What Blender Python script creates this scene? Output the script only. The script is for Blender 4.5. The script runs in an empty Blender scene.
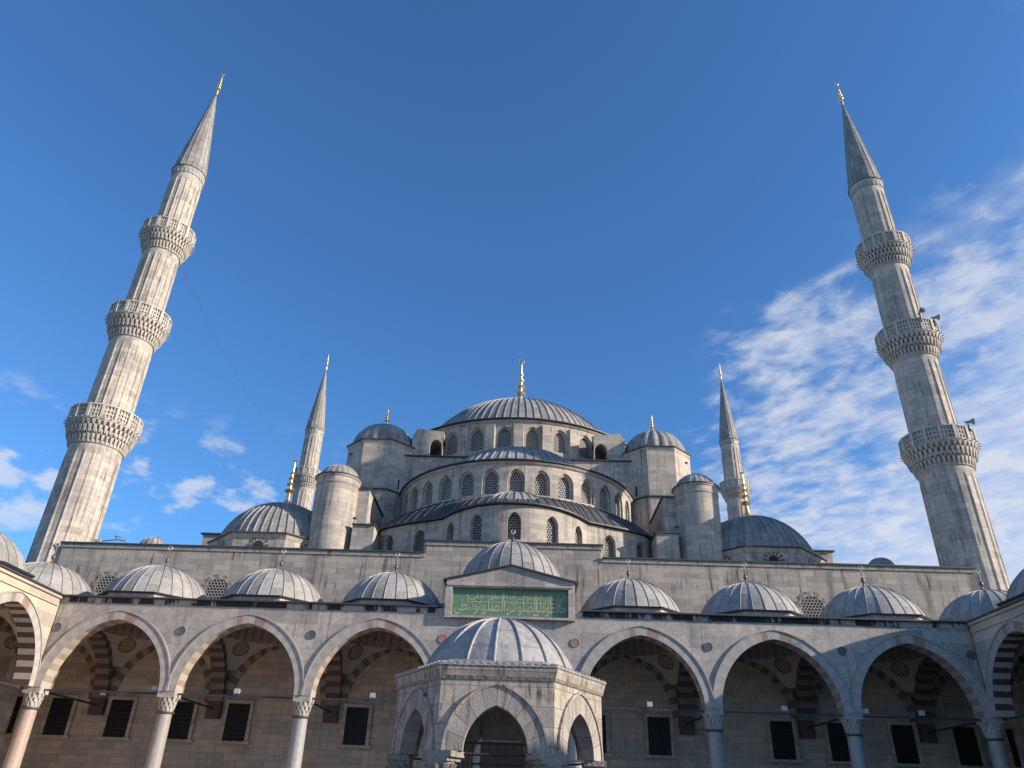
import bpy, bmesh, math, random
from math import sin, cos, pi, sqrt, asin, radians, hypot, atan2, exp
from mathutils import Vector, Matrix
random.seed(7)
SC = bpy.context.scene
COL = SC.collection

# ------------------------------------------------------------------ camera
F_PX, PITCH, YAW, ROLL = 743.952, radians(29.765), radians(-1.23), radians(1.999)
cd = bpy.data.cameras.new('camera'); cam = bpy.data.objects.new('camera', cd); COL.objects.link(cam)
fwd = Vector((sin(YAW)*cos(PITCH), cos(YAW)*cos(PITCH), sin(PITCH)))
rt = Vector((cos(YAW), -sin(YAW), 0)); up = rt.cross(fwd)
r2 = rt*cos(ROLL)+up*sin(ROLL); u2 = -rt*sin(ROLL)+up*cos(ROLL)
M = Matrix((r2, u2, -fwd)).transposed().to_4x4(); M.translation = (0.563, 0, 1.6)
cam.matrix_world = M
cd.sensor_width = 36; cd.lens = F_PX/1024*36; cd.clip_start = .1; cd.clip_end = 6000
SC.camera = cam

# ------------------------------------------------------------------ sun and sky
SUN_AZ, SUN_EL = radians(105), radians(21)          # azimuth clockwise from +Y
SUN_STRENGTH, SKY_STRENGTH, EXPOSURE = 4.8, .097, .50
ld = bpy.data.lights.new('sun', 'SUN'); ld.energy = SUN_STRENGTH; ld.angle = radians(.5); ld.color = (1, .885, .75)
sun = bpy.data.objects.new('sun', ld); COL.objects.link(sun)
sd = Vector((sin(SUN_AZ)*cos(SUN_EL), cos(SUN_AZ)*cos(SUN_EL), sin(SUN_EL)))
sun.rotation_euler = sd.to_track_quat('Z', 'Y').to_euler(); sun.location = (60, -20, 60)
W = bpy.data.worlds.new('World'); SC.world = W; W.use_nodes = True

class NT:
    """small node-tree helper"""
    def __init__(s, t): s.t = t; t.nodes.clear()
    def n(s, ty, **k):
        nd = s.t.nodes.new(ty)
        ins = k.pop('ins', {})
        for a, b in k.items(): setattr(nd, a, b)
        for a, b in ins.items(): s.set(nd, a, b)
        return nd
    def set(s, nd, a, b):
        sk = nd.inputs[a]
        if hasattr(b, 'links') or isinstance(b, bpy.types.NodeSocket): s.t.links.new(b, sk)
        elif isinstance(b, tuple) and sk.type == 'RGBA' and len(b) == 3: sk.default_value = (*b, 1)
        else: sk.default_value = b
    def math(s, op, a, b=0., c=0.):
        nd = s.n('ShaderNodeMath', operation=op); s.set(nd, 0, a); s.set(nd, 1, b); s.set(nd, 2, c); return nd.outputs[0]
    def vm(s, op, a, b=(0, 0, 0)):
        nd = s.n('ShaderNodeVectorMath', operation=op); s.set(nd, 0, a); s.set(nd, 1, b)
        return nd.outputs[1] if op in ('DOT_PRODUCT', 'LENGTH', 'DISTANCE') else nd.outputs[0]
    def mix(s, f, a, b, bl='MIX'):
        nd = s.n('ShaderNodeMix', data_type='RGBA', blend_type=bl); s.set(nd, 0, f); s.set(nd, 6, a); s.set(nd, 7, b); return nd.outputs[2]
    def ramp(s, f, a, b, lo=0., hi=1.):
        nd = s.n('ShaderNodeMapRange'); nd.interpolation_type = 'SMOOTHSTEP'
        s.set(nd, 0, f); s.set(nd, 1, a); s.set(nd, 2, b); s.set(nd, 3, lo); s.set(nd, 4, hi); return nd.outputs[0]
    def noise(s, v, sc, det=4., rough=.55, dist=0.):
        nd = s.n('ShaderNodeTexNoise'); s.set(nd, 'Vector', v); s.set(nd, 'Scale', sc); s.set(nd, 'Detail', det); s.set(nd, 'Roughness', rough); s.set(nd, 'Distortion', dist); return nd.outputs[0]
    def scale(s, v, k):
        nd = s.n('ShaderNodeMapping'); s.set(nd, 0, v); s.set(nd, 3, k); return nd.outputs[0]

def world():
    t = NT(W.node_tree)
    sky = t.n('ShaderNodeTexSky'); sky.sky_type = 'NISHITA'; sky.sun_disc = False
    sky.sun_elevation = SUN_EL; sky.sun_rotation = SUN_AZ; sky.altitude = 200; sky.air_density = 1.0; sky.dust_density = .35; sky.ozone_density = 2.6
    d = t.vm('NORMALIZE', t.n('ShaderNodeTexCoord').outputs['Generated'])
    sep = t.n('ShaderNodeSeparateXYZ'); t.set(sep, 0, d)
    x, y, z = sep.outputs
    zz = t.math('ADD', t.math('MAXIMUM', z, 0.), .07)
    cb = t.n('ShaderNodeCombineXYZ'); t.set(cb, 0, t.math('DIVIDE', x, zz)); t.set(cb, 1, t.math('DIVIDE', y, zz))
    P = cb.outputs[0]
    u = t.math('DIVIDE', x, zz); v = t.math('DIVIDE', y, zz)
    # the sheet of broken altocumulus on the right
    warp = t.noise(P, 1.6, 4.)
    low = t.math('MAXIMUM', t.math('SUBTRACT', 1.25, v), 0.)
    edge = t.math('SUBTRACT', u, t.math('MULTIPLY', low, .62))
    edge = t.math('ADD', edge, t.math('MULTIPLY', t.math('SUBTRACT', warp, .5), .9))
    cov = t.ramp(edge, .26, .66)
    r0 = t.n('ShaderNodeMapping'); t.set(r0, 0, P); t.set(r0, 2, (0, 0, radians(50)))
    rot = t.n('ShaderNodeMapping'); t.set(rot, 0, r0.outputs[0]); t.set(rot, 3, (1.0, 1.3, 1))
    n1 = t.noise(rot.outputs[0], 2.2, 5., .55, .5)
    n2 = t.noise(rot.outputs[0], 11.5, 5., .6, .25); n4 = t.noise(P, 4.6, 4., .55, .4)
    n = t.math('ADD', t.math('ADD', t.math('MULTIPLY', n1, .28), t.math('MULTIPLY', n4, .28)), t.math('MULTIPLY', n2, .44))
    thr = t.math('SUBTRACT', .60, t.math('MULTIPLY', cov, .155))
    c1 = t.ramp(t.math('SUBTRACT', n, thr), -.075, .17)
    c1 = t.math('MULTIPLY', c1, t.ramp(cov, 0., .35))
    veil = t.math('MULTIPLY', t.ramp(t.math('ADD', u, t.math('MULTIPLY', t.math('SUBTRACT', n4, .5), 1.1)), .62, 1.45), .66)
    c1 = t.math('MAXIMUM', c1, t.math('ADD', t.math('MULTIPLY', c1, .45), veil))
    # small fair-weather puffs low on the left
    m = t.n('ShaderNodeMapping'); t.set(m, 0, d); t.set(m, 3, (5, 5, 10)); t.set(m, 1, (1.1, 2.4, 1.35))
    n3 = t.noise(m.outputs[0], 2.3, 7., .56, .05)
    band = t.math('MULTIPLY', t.ramp(z, .20, .28), t.ramp(z, .43, .35))
    side = t.math('ADD', t.ramp(x, -.16, -.38), t.math('MULTIPLY', t.ramp(x, .25, .45), .6))
    c2 = t.math('MULTIPLY', t.ramp(n3, .51, .63), t.math('MULTIPLY', band, side))
    c = t.math('MINIMUM', t.math('ADD', t.math('MULTIPLY', c1, .80), t.math('MULTIPLY', c2, .7)), .9)
    skc = t.mix(1., sky.outputs[0], (.66, 1.13, 1.56), 'MULTIPLY')
    col = t.mix(c, skc, (5.2, 5.5, 6.2))
    bg = t.n('ShaderNodeBackground'); t.set(bg, 0, col); bg.inputs[1].default_value = SKY_STRENGTH
    o = t.n('ShaderNodeOutputWorld'); t.set(o, 0, bg.outputs[0])
world()
vs = SC.view_settings; vs.view_transform = 'Standard'; vs.look = 'None'; vs.exposure = EXPOSURE; vs.gamma = 1; vs.use_curve_mapping = False
SC.cycles.max_bounces = 8; SC.cycles.diffuse_bounces = 5; SC.cycles.use_denoising = True

# ------------------------------------------------------------------ materials
MATS = {}
def newmat(name):
    m = bpy.data.materials.new(name); m.use_nodes = True; t = NT(m.node_tree)
    b = t.n('ShaderNodeBsdfPrincipled'); o = t.n('ShaderNodeOutputMaterial'); t.t.links.new(b.outputs[0], o.inputs[0])
    MATS[name] = m
    return t, b
def stone(name, c1, c2, mortar, bw=.95, bh=.38, streak=.35, blotch=.25, rough=.85, msize=.012, warm=(1.12, 1.0, .84), dark=(.13, .115, .10), bump=.35, vary=.30, tone=1.0, sk=1., vein=0.):
    t, b = newmat(name)
    uv = t.n('ShaderNodeUVMap').outputs[0]; P = t.n('ShaderNodeNewGeometry').outputs['Position']
    br = t.n('ShaderNodeTexBrick', offset=.45)
    w = t.n('ShaderNodeVectorMath', operation='MULTIPLY_ADD')
    nn = t.n('ShaderNodeTexNoise'); t.set(nn, 'Vector', P); t.set(nn, 'Scale', .9)
    t.set(w, 0, nn.outputs[1]); t.set(w, 1, (.05, .03, 0)); t.set(w, 2, uv)
    for k, v in dict(Vector=w.outputs[0], Color1=c1, Color2=c2, Mortar=mortar, Scale=1., Bias=-.1).items(): t.set(br, k, v)
    t.set(br, 'Mortar Size', msize); t.set(br, 'Mortar Smooth', .3); t.set(br, 'Brick Width', bw); t.set(br, 'Row Height', bh)
    # individual blocks of a warmer stone
    br2 = t.n('ShaderNodeTexBrick', offset=.45)
    for k, v in dict(Vector=w.outputs[0], Color1=(0., 0., 0.), Color2=(1., 1., 1.), Mortar=(.3, .3, .3), Scale=1.).items(): t.set(br2, k, v)
    t.set(br2, 'Mortar Size', 0.); t.set(br2, 'Brick Width', bw); t.set(br2, 'Row Height', bh)
    pick = t.ramp(br2.outputs[0], .35, .95)
    col = t.mix(t.math('MULTIPLY', pick, .6), br.outputs[0], t.mix(1., br.outputs[0], warm, 'MULTIPLY'))
    col = t.mix(1., col, t.mix(br2.outputs[0], (1-vary, 1-vary, 1-vary), (1+vary*.7, 1+vary*.7, 1+vary*.7)), 'MULTIPLY')
    col = t.mix(1., col, (tone*1.0, tone*.955, tone*.955), 'MULTIPLY')
    big = t.noise(P, .33, 5.); fine = t.noise(P, 7., 5., .7); mid = t.noise(P, 1.7, 6., .65)
    col = t.mix(1., col, t.mix(big, (.78, .78, .80), (1.2, 1.17, 1.1)), 'MULTIPLY')
    col = t.mix(1., col, t.mix(fine, (.72, .72, .72), (1.26, 1.26, 1.26)), 'MULTIPLY')
    st = t.noise(t.scale(P, (1.6, 1.6, .16)), 1.1*sk, 6., .68)
    if vein:
        vn = t.noise(t.scale(P, (1.2, 1.2, 1.9)), 1.4, 7., .72, 1.6)
        col = t.mix(1., col, t.mix(t.ramp(vn, .38, .62), (1-vein, 1-vein, 1-vein*.9), (1+vein*.6, 1+vein*.6, 1+vein*.55)), 'MULTIPLY')
    col = t.mix(t.math('MULTIPLY', t.ramp(st, .49, .68), streak), col, dark)
    col = t.mix(t.math('MULTIPLY', t.ramp(mid, .52, .72), blotch), col, t.mix(.35, dark, c1))
    st2 = t.noise(t.scale(P, (3.4, 3.4, .22)), 1.7*sk, 5., .72); gate = t.noise(t.scale(P, (.35, .35, .5)), sk, 3., .6)
    col = t.mix(t.math('MULTIPLY', t.math('MULTIPLY', t.ramp(st2, .50, .66), t.ramp(gate, .45, .62)), min(1., streak*1.35)), col, tuple(x*.6 for x in dark))
    ox = t.noise(t.scale(P, (2.2, 2.2, 1.2)), 2.6, 6., .7)
    col = t.mix(t.math('MULTIPLY', t.ramp(ox, .60, .76), .35), col, (.62, .59, .54))
    t.set(b, 'Base Color', col); t.set(b, 'Roughness', rough)
    bp = t.n('ShaderNodeBump'); bp.inputs['Strength'].default_value = bump; bp.inputs['Distance'].default_value = .03
    t.set(bp, 'Height', t.math('ADD', t.math('MULTIPLY', br.outputs['Fac'], -1.), t.math('ADD', t.math('MULTIPLY', fine, .8), t.math('MULTIPLY', mid, .6))))
    t.set(b, 'Normal', bp.outputs[0])
def lead(name, c, seam=.55, var=.35, rough=.5, streak=.3, vlen=1.3, pale=(.45, .44, .42), bv=.24):
    t, b = newmat(name)
    uv = t.n('ShaderNodeUVMap').outputs[0]; P = t.n('ShaderNodeNewGeometry').outputs['Position']
    sp = t.n('ShaderNodeSeparateXYZ'); t.set(sp, 0, uv); cb = t.n('ShaderNodeCombineXYZ'); t.set(cb, 0, sp.outputs[1]); t.set(cb, 1, sp.outputs[0])
    def brick(c1, c2, mo, ms):
        br = t.n('ShaderNodeTexBrick', offset=.5)
        for k, v in dict(Vector=cb.outputs[0], Color1=c1, Color2=c2, Mortar=mo, Scale=1.).items(): t.set(br, k, v)
        t.set(br, 'Mortar Size', ms); t.set(br, 'Mortar Smooth', .5); t.set(br, 'Brick Width', vlen); t.set(br, 'Row Height', 1.); return br
    br = brick(tuple(x*(1-bv) for x in c), tuple(x*(1+bv*.8) for x in c), tuple(x*seam for x in c), .028)
    n = t.noise(P, 1.3, 7., .68); n2 = t.noise(P, 8., 5., .65); n3 = t.noise(P, .5, 3.)
    col = t.mix(1., br.outputs[0], t.mix(n, tuple(1-var*1.7 for _ in c), tuple(1+var*1.7 for _ in c)), 'MULTIPLY')
    col = t.mix(1., col, t.mix(n2, (.74, .74, .76), (1.26, 1.26, 1.24)), 'MULTIPLY')
    st = t.noise(t.scale(P, (3.6, 3.6, .55)), 1.5, 6., .7)
    col = t.mix(t.math('MULTIPLY', t.ramp(st, .48, .66), streak), col, pale)
    st2 = t.noise(t.scale(P, (5., 5., .7)), 1.1, 5., .7)
    col = t.mix(t.math('MULTIPLY', t.ramp(st2, .54, .70), .55), col, tuple(x*.4 for x in c))
    t.set(b, 'Base Color', col); t.set(b, 'Roughness', t.math('ADD', rough-.05, t.math('MULTIPLY', n2, .3)))
    b.inputs['Specular IOR Level'].default_value = .25
    bp = t.n('ShaderNodeBump'); bp.inputs['Strength'].default_value = .55; bp.inputs['Distance'].default_value = .07
    t.set(bp, 'Height', t.math('ADD', t.math('ADD', n, t.math('MULTIPLY', n2, .35)), t.math('MULTIPLY', br.outputs['Fac'], .3))); t.set(b, 'Normal', bp.outputs[0])
def plain(name, c, rough=.6, metal=0., var=.18, sc=4., spec=.5, bump=.15):
    t, b = newmat(name)
    P = t.n('ShaderNodeNewGeometry').outputs['Position']
    n = t.noise(P, sc, 5., .65)
    t.set(b, 'Base Color', t.mix(n, tuple(max(0, x*(1-var*1.6)) for x in c), tuple(x*(1+var*1.6) for x in c))); b.inputs['Roughness'].default_value = rough
    b.inputs['Metallic'].default_value = metal; b.inputs['Specular IOR Level'].default_value = spec
    bp = t.n('ShaderNodeBump'); bp.inputs['Strength'].default_value = bump; bp.inputs['Distance'].default_value = .02
    t.set(bp, 'Height', n); t.set(b, 'Normal', bp.outputs[0])
def lattice(name, light, dark, cell=.2, rad=.36):
    t, b = newmat(name)
    uv = t.n('ShaderNodeUVMap').outputs[0]
    def dots(off):
        v = t.vm('ADD', uv, off); v = t.vm('DIVIDE', v, (cell, cell*1.732, 1)); v = t.vm('FRACTION', v); v = t.vm('SUBTRACT', v, (.5, .5, 0))
        v = t.vm('MULTIPLY', v, (1, 1.732, 0)); return t.vm('LENGTH', v)
    dd = t.math('MINIMUM', dots((50., 50., 0)), dots((50.+cell*.5, 50.+cell*.866, 0)))
    f = t.ramp(dd, rad-.05, rad+.05)
    t.set(b, 'Base Color', t.mix(f, dark, light)); b.inputs['Roughness'].default_value = .8; b.inputs['Specular IOR Level'].default_value = .2
    bp = t.n('ShaderNodeBump'); bp.inputs['Strength'].default_value = .8; bp.inputs['Distance'].default_value = .05; t.set(bp, 'Height', f); t.set(b, 'Normal', bp.outputs[0])
def carved(name, c, sc=9., bump=.5, soot=.62, fr=1.6):
    t, b = newmat(name)
    P = t.n('ShaderNodeNewGeometry').outputs['Position']
    vo = t.n('ShaderNodeTexVoronoi', feature='SMOOTH_F1'); t.set(vo, 'Vector', t.vm('ADD', P, t.vm('SCALE', P, (0, 0, 0)))); t.set(vo, 'Scale', sc)
    n = t.noise(P, 1.2, 5.); st = t.noise(t.scale(P, (2.2, 2.2, .3)), fr, 6., .7); fi = t.noise(P, 30., 3.)
    col = t.mix(1., c, t.mix(n, (.72, .72, .74), (1.25, 1.22, 1.15)), 'MULTIPLY')
    col = t.mix(1., col, t.mix(vo.outputs[0], (.78, .77, .75), (1.1, 1.1, 1.1)), 'MULTIPLY')
    col = t.mix(1., col, t.mix(fi, (.8, .8, .8), (1.2, 1.2, 1.2)), 'MULTIPLY')
    col = t.mix(t.math('MULTIPLY', t.ramp(st, .50, .68), soot), col, (.085, .065, .055))
    t.set(b, 'Base Color', col); b.inputs['Roughness'].default_value = .8
    bp = t.n('ShaderNodeBump'); bp.inputs['Strength'].default_value = bump; bp.inputs['Distance'].default_value = .025
    t.set(bp, 'Height', t.math('ADD', vo.outputs[0], t.math('MULTIPLY', fi, .3))); t.set(b, 'Normal', bp.outputs[0])

stone('facade_marble', (.47, .445, .41), (.41, .39, .36), (.31, .29, .265), bw=1.9, bh=.62, vein=.16, streak=.36, blotch=.25, msize=.008, rough=.7, warm=(1.07, 1., .92), bump=.2)
stone('wall_limestone', (.44, .41, .36), (.36, .338, .30), (.29, .27, .24), bw=1.15, bh=.34, streak=.8, blotch=.5, warm=(1.08, 1., .9))
stone('dome_limestone', (.50, .47, .415), (.41, .387, .345), (.32, .30, .265), bw=1.1, bh=.36, streak=.62, blotch=.48, warm=(1.08, 1., .9))
stone('minaret_stone', (.56, .525, .465), (.46, .432, .385), (.31, .29, .255), bw=.8, bh=.42, streak=.55, blotch=.42, warm=(1.08, 1., .9))
stone('portico_limestone', (.50, .44, .37), (.40, .35, .29), (.26, .22, .18), bw=1.0, bh=.36, streak=.2, blotch=.3, warm=(1.1, .95, .78))
stone('paving_marble', (.44, .42, .38), (.38, .36, .33), (.25, .24, .22), bw=1.2, bh=.7, streak=0., blotch=.2, rough=.5)
stone('buff_marble', (.58, .52, .43), (.52, .46, .38), (.35, .3, .25), bw=1.9, bh=.62, streak=.1, blotch=.12, rough=.65, bump=.15)
stone('kiosk_marble', (.56, .51, .44), (.45, .41, .35), (.17, .15, .125), bw=.95, bh=.40, streak=1., blotch=.75, msize=.007, vary=.2, tone=.82, sk=3., vein=.16, warm=(1.05, 1., .93), dark=(.10, .085, .07), bump=.5)
carved('kiosk_carving', (.40, .36, .32), 20., .3, .75, 3.); carved('kiosk_carving_dark', (.345, .31, .275), 20., .3, .75, 3.)
carved('carved_marble', (.56, .52, .46), 14., .4, .5)
carved('corbel_stone', (.52, .48, .43), 7., .4, .6)
carved('soot_frieze', (.30, .27, .235), 8., .4, .95, 4.5); carved('stained_coping', (.35, .325, .29), 5., .4, .8)
lead('pale_lead', (.33, .31, .285), var=.2, streak=.4, pale=(.46, .43, .39), seam=.7)
lead('grey_lead', (.285, .27, .25), streak=.42, pale=(.35, .33, .30))
lead('dark_lead', (.075, .074, .075), streak=.12, pale=(.24, .25, .26))
lead('kiosk_lead', (.33, .315, .30), var=.3, streak=.5, pale=(.52, .49, .44), vlen=1.1, rough=.5, seam=.75, bv=.05)
plain('eave_lead', (.055, .058, .066), .55)
plain('pale_voussoir', (.425, .385, .34), .7, var=.14); plain('grey_voussoir', (.365, .335, .30), .7, var=.14)
plain('red_voussoir', (.31, .205, .155), .75, var=.25); plain('maroon_voussoir', (.085, .052, .042), .75, var=.2); plain('brown_voussoir', (.15, .11, .085), .8, var=.2)
plain('shade_dark_voussoir', (.19, .155, .13), .85, var=.2); plain('orange_voussoir', (.34, .25, .18), .75, var=.35); plain('brown_brick', (.27, .19, .145), .8, var=.25); plain('fan_brick', (.13, .095, .08), .8); plain('buff_voussoir', (.31, .26, .205), .8, var=.15); plain('grey_paint', (.26, .235, .20), .85, var=.12)  # light blocks of the transverse arches: colour darkened for the shade inside the portico
plain('column_marble', (.34, .305, .27), .35, var=.2, sc=2.5); plain('pink_granite', (.42, .31, .255), .4, var=.22, sc=6.); plain('grey_granite', (.34, .33, .32), .4, var=.2, sc=6.)
plain('gold', (.90, .66, .33), .38, 1., var=.06, bump=.05); plain('bronze', (.13, .115, .095), .45, .5); plain('pale_metal', (.5, .5, .48), .5, .3)
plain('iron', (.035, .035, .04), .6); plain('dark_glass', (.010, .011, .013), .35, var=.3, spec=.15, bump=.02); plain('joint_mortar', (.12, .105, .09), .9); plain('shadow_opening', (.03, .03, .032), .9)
plain('floodlight_white', (.38, .38, .37), .5); plain('speaker_grey', (.27, .26, .25), .5); plain('rose_disc', (.36, .17, .13), .6); plain('grey_disc', (.10, .10, .11), .45)
plain('turquoise_tile', (.22, .31, .34), .3, var=.3); plain('green_panel', (.11, .22, .13), .6, var=.25, sc=6.); plain('gold_leaf', (.47, .46, .27), .5, 0.)
plain('wood', (.10, .06, .035), .6); plain('wire', (.12, .13, .15), .6); plain('brown_earth', (.18, .16, .13), .95)
lattice('plaster_lattice', (.40, .385, .35), (.022, .024, .028), .21, .36)
lattice('fine_lattice', (.38, .35, .31), (.022, .022, .024), .21, .40)

def vault_material():
    t, b = newmat('vault_plaster')
    P = t.n('ShaderNodeTexCoord').outputs['Object']
    sp = t.n('ShaderNodeSeparateXYZ'); t.set(sp, 0, P)
    ax, ay = t.math('ABSOLUTE', sp.outputs[0]), t.math('ABSOLUTE', sp.outputs[1])
    cb = t.n('ShaderNodeCombineXYZ'); t.set(cb, 0, ax); t.set(cb, 1, ay); t.set(cb, 2, sp.outputs[2])
    d = t.vm('DISTANCE', cb.outputs[0], (2.42, 2.42, 9.62))
    vo = t.n('ShaderNodeTexVoronoi', feature='F1'); t.set(vo, 'Vector', P); t.set(vo, 'Scale', 7.5)
    pat = t.ramp(vo.outputs[0], .25, .5)
    base = t.mix(t.noise(P, 1.2), (.36, .325, .265), (.46, .42, .35))
    med = t.mix(pat, (.17, .075, .05), (.33, .25, .19))
    ring = t.mix(t.ramp(t.math('ABSOLUTE', t.math('SUBTRACT', d, .46)), .05, .02), med, (.16, .07, .05))
    col = t.mix(t.ramp(d, .52, .50), base, ring)
    r = t.math('SQRT', t.math('ADD', t.math('MULTIPLY', ax, ax), t.math('MULTIPLY', ay, ay)))
    bd = t.math('MULTIPLY', t.ramp(r, 2.25, 2.3), t.ramp(r, 3.12, 3.06))
    ang = t.math('ARCTAN2', sp.outputs[1], sp.outputs[0])
    w = t.math('SINE', t.math('MULTIPLY', ang, 36.))
    bc = t.mix(t.ramp(t.math('ADD', w, t.math('MULTIPLY', pat, 1.4)), -.4, 1.2), (.15, .095, .075), (.27, .22, .175))
    col = t.mix(bd, col, bc)
    t.set(b, 'Base Color', col); b.inputs['Roughness'].default_value = .9
vault_material()

def stain_material():
    t, b = newmat('stained_frieze')
    P = t.n('ShaderNodeNewGeometry').outputs['Position']
    n = t.noise(t.scale(P, (1.1, 1.1, .5)), 1.0, 3., .5); f = t.noise(t.scale(P, (9., 9., 1.2)), 1., 4., .7)
    s = t.math('ADD', t.math('MULTIPLY', n, .75), t.math('MULTIPLY', f, .45))
    col = t.mix(t.ramp(s, .56, .62), t.mix(f, (.33, .31, .285), (.47, .45, .42)), (.03, .028, .028))
    t.set(b, 'Base Color', col); b.inputs['Roughness'].default_value = .85
stain_material()

# ------------------------------------------------------------------ mesh builder
class MB:
    def __init__(s): s.v = []; s.f = []; s.m = []; s.uv = []; s.names = []; s.X = Matrix.Identity(4); s.mat = None
    def mi(s, name):
        if name is None: name = s.mat
        if name not in s.names: s.names.append(name)
        return s.names.index(name)
    def face(s, pts, mat=None, uv=None):
        P = [Vector(p) for p in pts]
        if uv is None:
            n = Vector((0, 0, 0))
            for i in range(len(P)):
                a, b_ = P[i], P[(i+1) % len(P)]
                n += Vector(((a.y-b_.y)*(a.z+b_.z), (a.z-b_.z)*(a.x+b_.x), (a.x-b_.x)*(a.y+b_.y)))
            if n.length > 0: n.normalize()
            if abs(n.z) > .8: uv = [(p.x, p.y) for p in P]
            else:
                t = Vector((-n.y, n.x)); t.normalize(); uv = [(p.x*t.x+p.y*t.y, p.z) for p in P]
        k = len(s.v); s.v += [s.X @ p for p in P]; s.f.append(tuple(range(k, k+len(P)))); s.m.append(s.mi(mat)); s.uv += list(uv)
    def box(s, x0, x1, y0, y1, z0, z1, mat=None):
        a = [(x0, y0, z0), (x1, y0, z0), (x1, y1, z0), (x0, y1, z0), (x0, y0, z1), (x1, y0, z1), (x1, y1, z1), (x0, y1, z1)]
        for q in ((0, 3, 2, 1), (4, 5, 6, 7), (0, 1, 5, 4), (1, 2, 6, 5), (2, 3, 7, 6), (3, 0, 4, 7)): s.face([a[i] for i in q], mat)
    def prism(s, poly, z0, z1, mat=None, top=None):
        n = len(poly); tp = top or poly
        for i in range(n):
            j = (i+1) % n; s.face([(*poly[i], z0), (*poly[j], z0), (*tp[j], z1), (*tp[i], z1)], mat)
        s.face([(*p, z1) for p in tp], mat); s.face([(*p, z0) for p in reversed(poly)], mat)
    def ngon(s, n, r, z0, z1, mat=None, r1=None, rot=0, c=(0, 0)):
        """r is the apothem"""
        k = 1/cos(pi/n); r1 = r if r1 is None else r1
        P = [(c[0]+r*k*cos(rot+2*pi*(i+.5)/n), c[1]+r*k*sin(rot+2*pi*(i+.5)/n)) for i in range(n)]
        Q = [(c[0]+r1*k*cos(rot+2*pi*(i+.5)/n), c[1]+r1*k*sin(rot+2*pi*(i+.5)/n)) for i in range(n)]
        s.prism(P, z0, z1, mat, Q)
    def lathe(s, prof, n=32, c=(0, 0), mat=None, t0=0., t1=2*pi, rf=None, close=True):
        th = [t0+(t1-t0)*i/n for i in range(n+1)]; s.lathe_th(prof, th, c, mat, rf)
    def lathe_th(s, prof, th, c=(0, 0), mat=None, rf=None, uvf=None):
        R = max(p[0] for p in prof); L = 0; arc = [0]
        for a, b_ in zip(prof, prof[1:]): L += hypot(b_[0]-a[0], b_[1]-a[1]); arc.append(L)
        def pt(i, j):
            r, z = prof[i]; t = th[j]
            if rf: r, z = rf(r, z, t, i, j)
            return (c[0]+r*cos(t), c[1]+r*sin(t), z)
        g = [[pt(i, j) for j in range(len(th))] for i in range(len(prof))]
        for i in range(len(prof)-1):
            for j in range(len(th)-1):
                q = [g[i][j], g[i][j+1], g[i+1][j+1], g[i+1][j]]
                if uvf: uv = [(uvf(j), arc[i]), (uvf(j+1), arc[i]), (uvf(j+1), arc[i+1]), (uvf(j), arc[i+1])]
                else: uv = [(th[j]*R, arc[i]), (th[j+1]*R, arc[i]), (th[j+1]*R, arc[i+1]), (th[j]*R, arc[i+1])]
                if prof[i+1][0] < 1e-4: q, uv = q[:3], uv[:3]
                elif prof[i][0] < 1e-4: q, uv = [q[0], q[2], q[3]], [uv[0], uv[2], uv[3]]
                s.face(q, mat, uv)
    def tube(s, pts, r, n=6, mat=None):
        pts = [Vector(p) for p in pts]; rs = r if isinstance(r, (list, tuple)) else [r]*len(pts); rings = []
        for i, p in enumerate(pts):
            d = (pts[min(i+1, len(pts)-1)]-pts[max(i-1, 0)]).normalized()
            a = d.cross(Vector((0, 0, 1)) if abs(d.z) < .9 else Vector((1, 0, 0))).normalized(); b_ = d.cross(a)
            rings.append([p+(a*cos(2*pi*k/n)+b_*sin(2*pi*k/n))*rs[i] for k in range(n)])
        for A, B in zip(rings, rings[1:]):
            for k in range(n): s.face([A[k], A[(k+1) % n], B[(k+1) % n], B[k]], mat)
        s.face(rings[0], mat); s.face(rings[-1][::-1], mat)
    def build(s, name, parent=None, mat=None, smooth=None, loc=None, merge=True, solid=True):
        me = bpy.data.meshes.new(name); me.from_pydata([tuple(v) for v in s.v], [], s.f)
        for nm in s.names: me.materials.append(MATS[nm or mat])
        me.polygons.foreach_set('material_index', s.m)
        uvl = me.uv_layers.new(name='UVMap'); uvl.data.foreach_set('uv', [c for q in s.uv for c in q])
        bm = bmesh.new(); bm.from_mesh(me)
        if merge: bmesh.ops.remove_doubles(bm, verts=bm.verts, dist=.0008)
        if solid: bmesh.ops.recalc_face_normals(bm, faces=bm.faces)
        bm.to_mesh(me); bm.free()
        if smooth:
            me.polygons.foreach_set('use_smooth', [True]*len(me.polygons)); me.set_sharp_from_angle(angle=radians(smooth))
        me.update()
        o = bpy.data.objects.new(name, me); COL.objects.link(o)
        if parent: o.parent = parent
        if loc: o.location = loc
        return o
def nb(mat=None): b = MB(); b.mat = mat; return b
def tag(o, label=None, cat=None, group=None, kind=None):
    if label: o['label'] = label
    if cat: o['category'] = cat
    if group: o['group'] = group
    if kind: o['kind'] = kind
    return o
def thing(name, label, cat, loc=(0, 0, 0), rz=0, group=None):
    o = bpy.data.objects.new(name, None); COL.objects.link(o); o.location = loc; o.rotation_euler = (0, 0, rz); o.empty_display_size = .5
    return tag(o, label, cat, group)
def dup(o, parent=None, loc=None, rz=None, label=None):
    c = o.copy(); COL.objects.link(c)
    if parent is not None: c.parent = parent
    if loc is not None: c.location = loc
    if rz is not None: c.rotation_euler = (0, 0, rz)
    if label: c['label'] = label
    for ch in list(KIDS.get(o.name, [])): dup_child(ch, c, KIDS)
    return c
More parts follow.
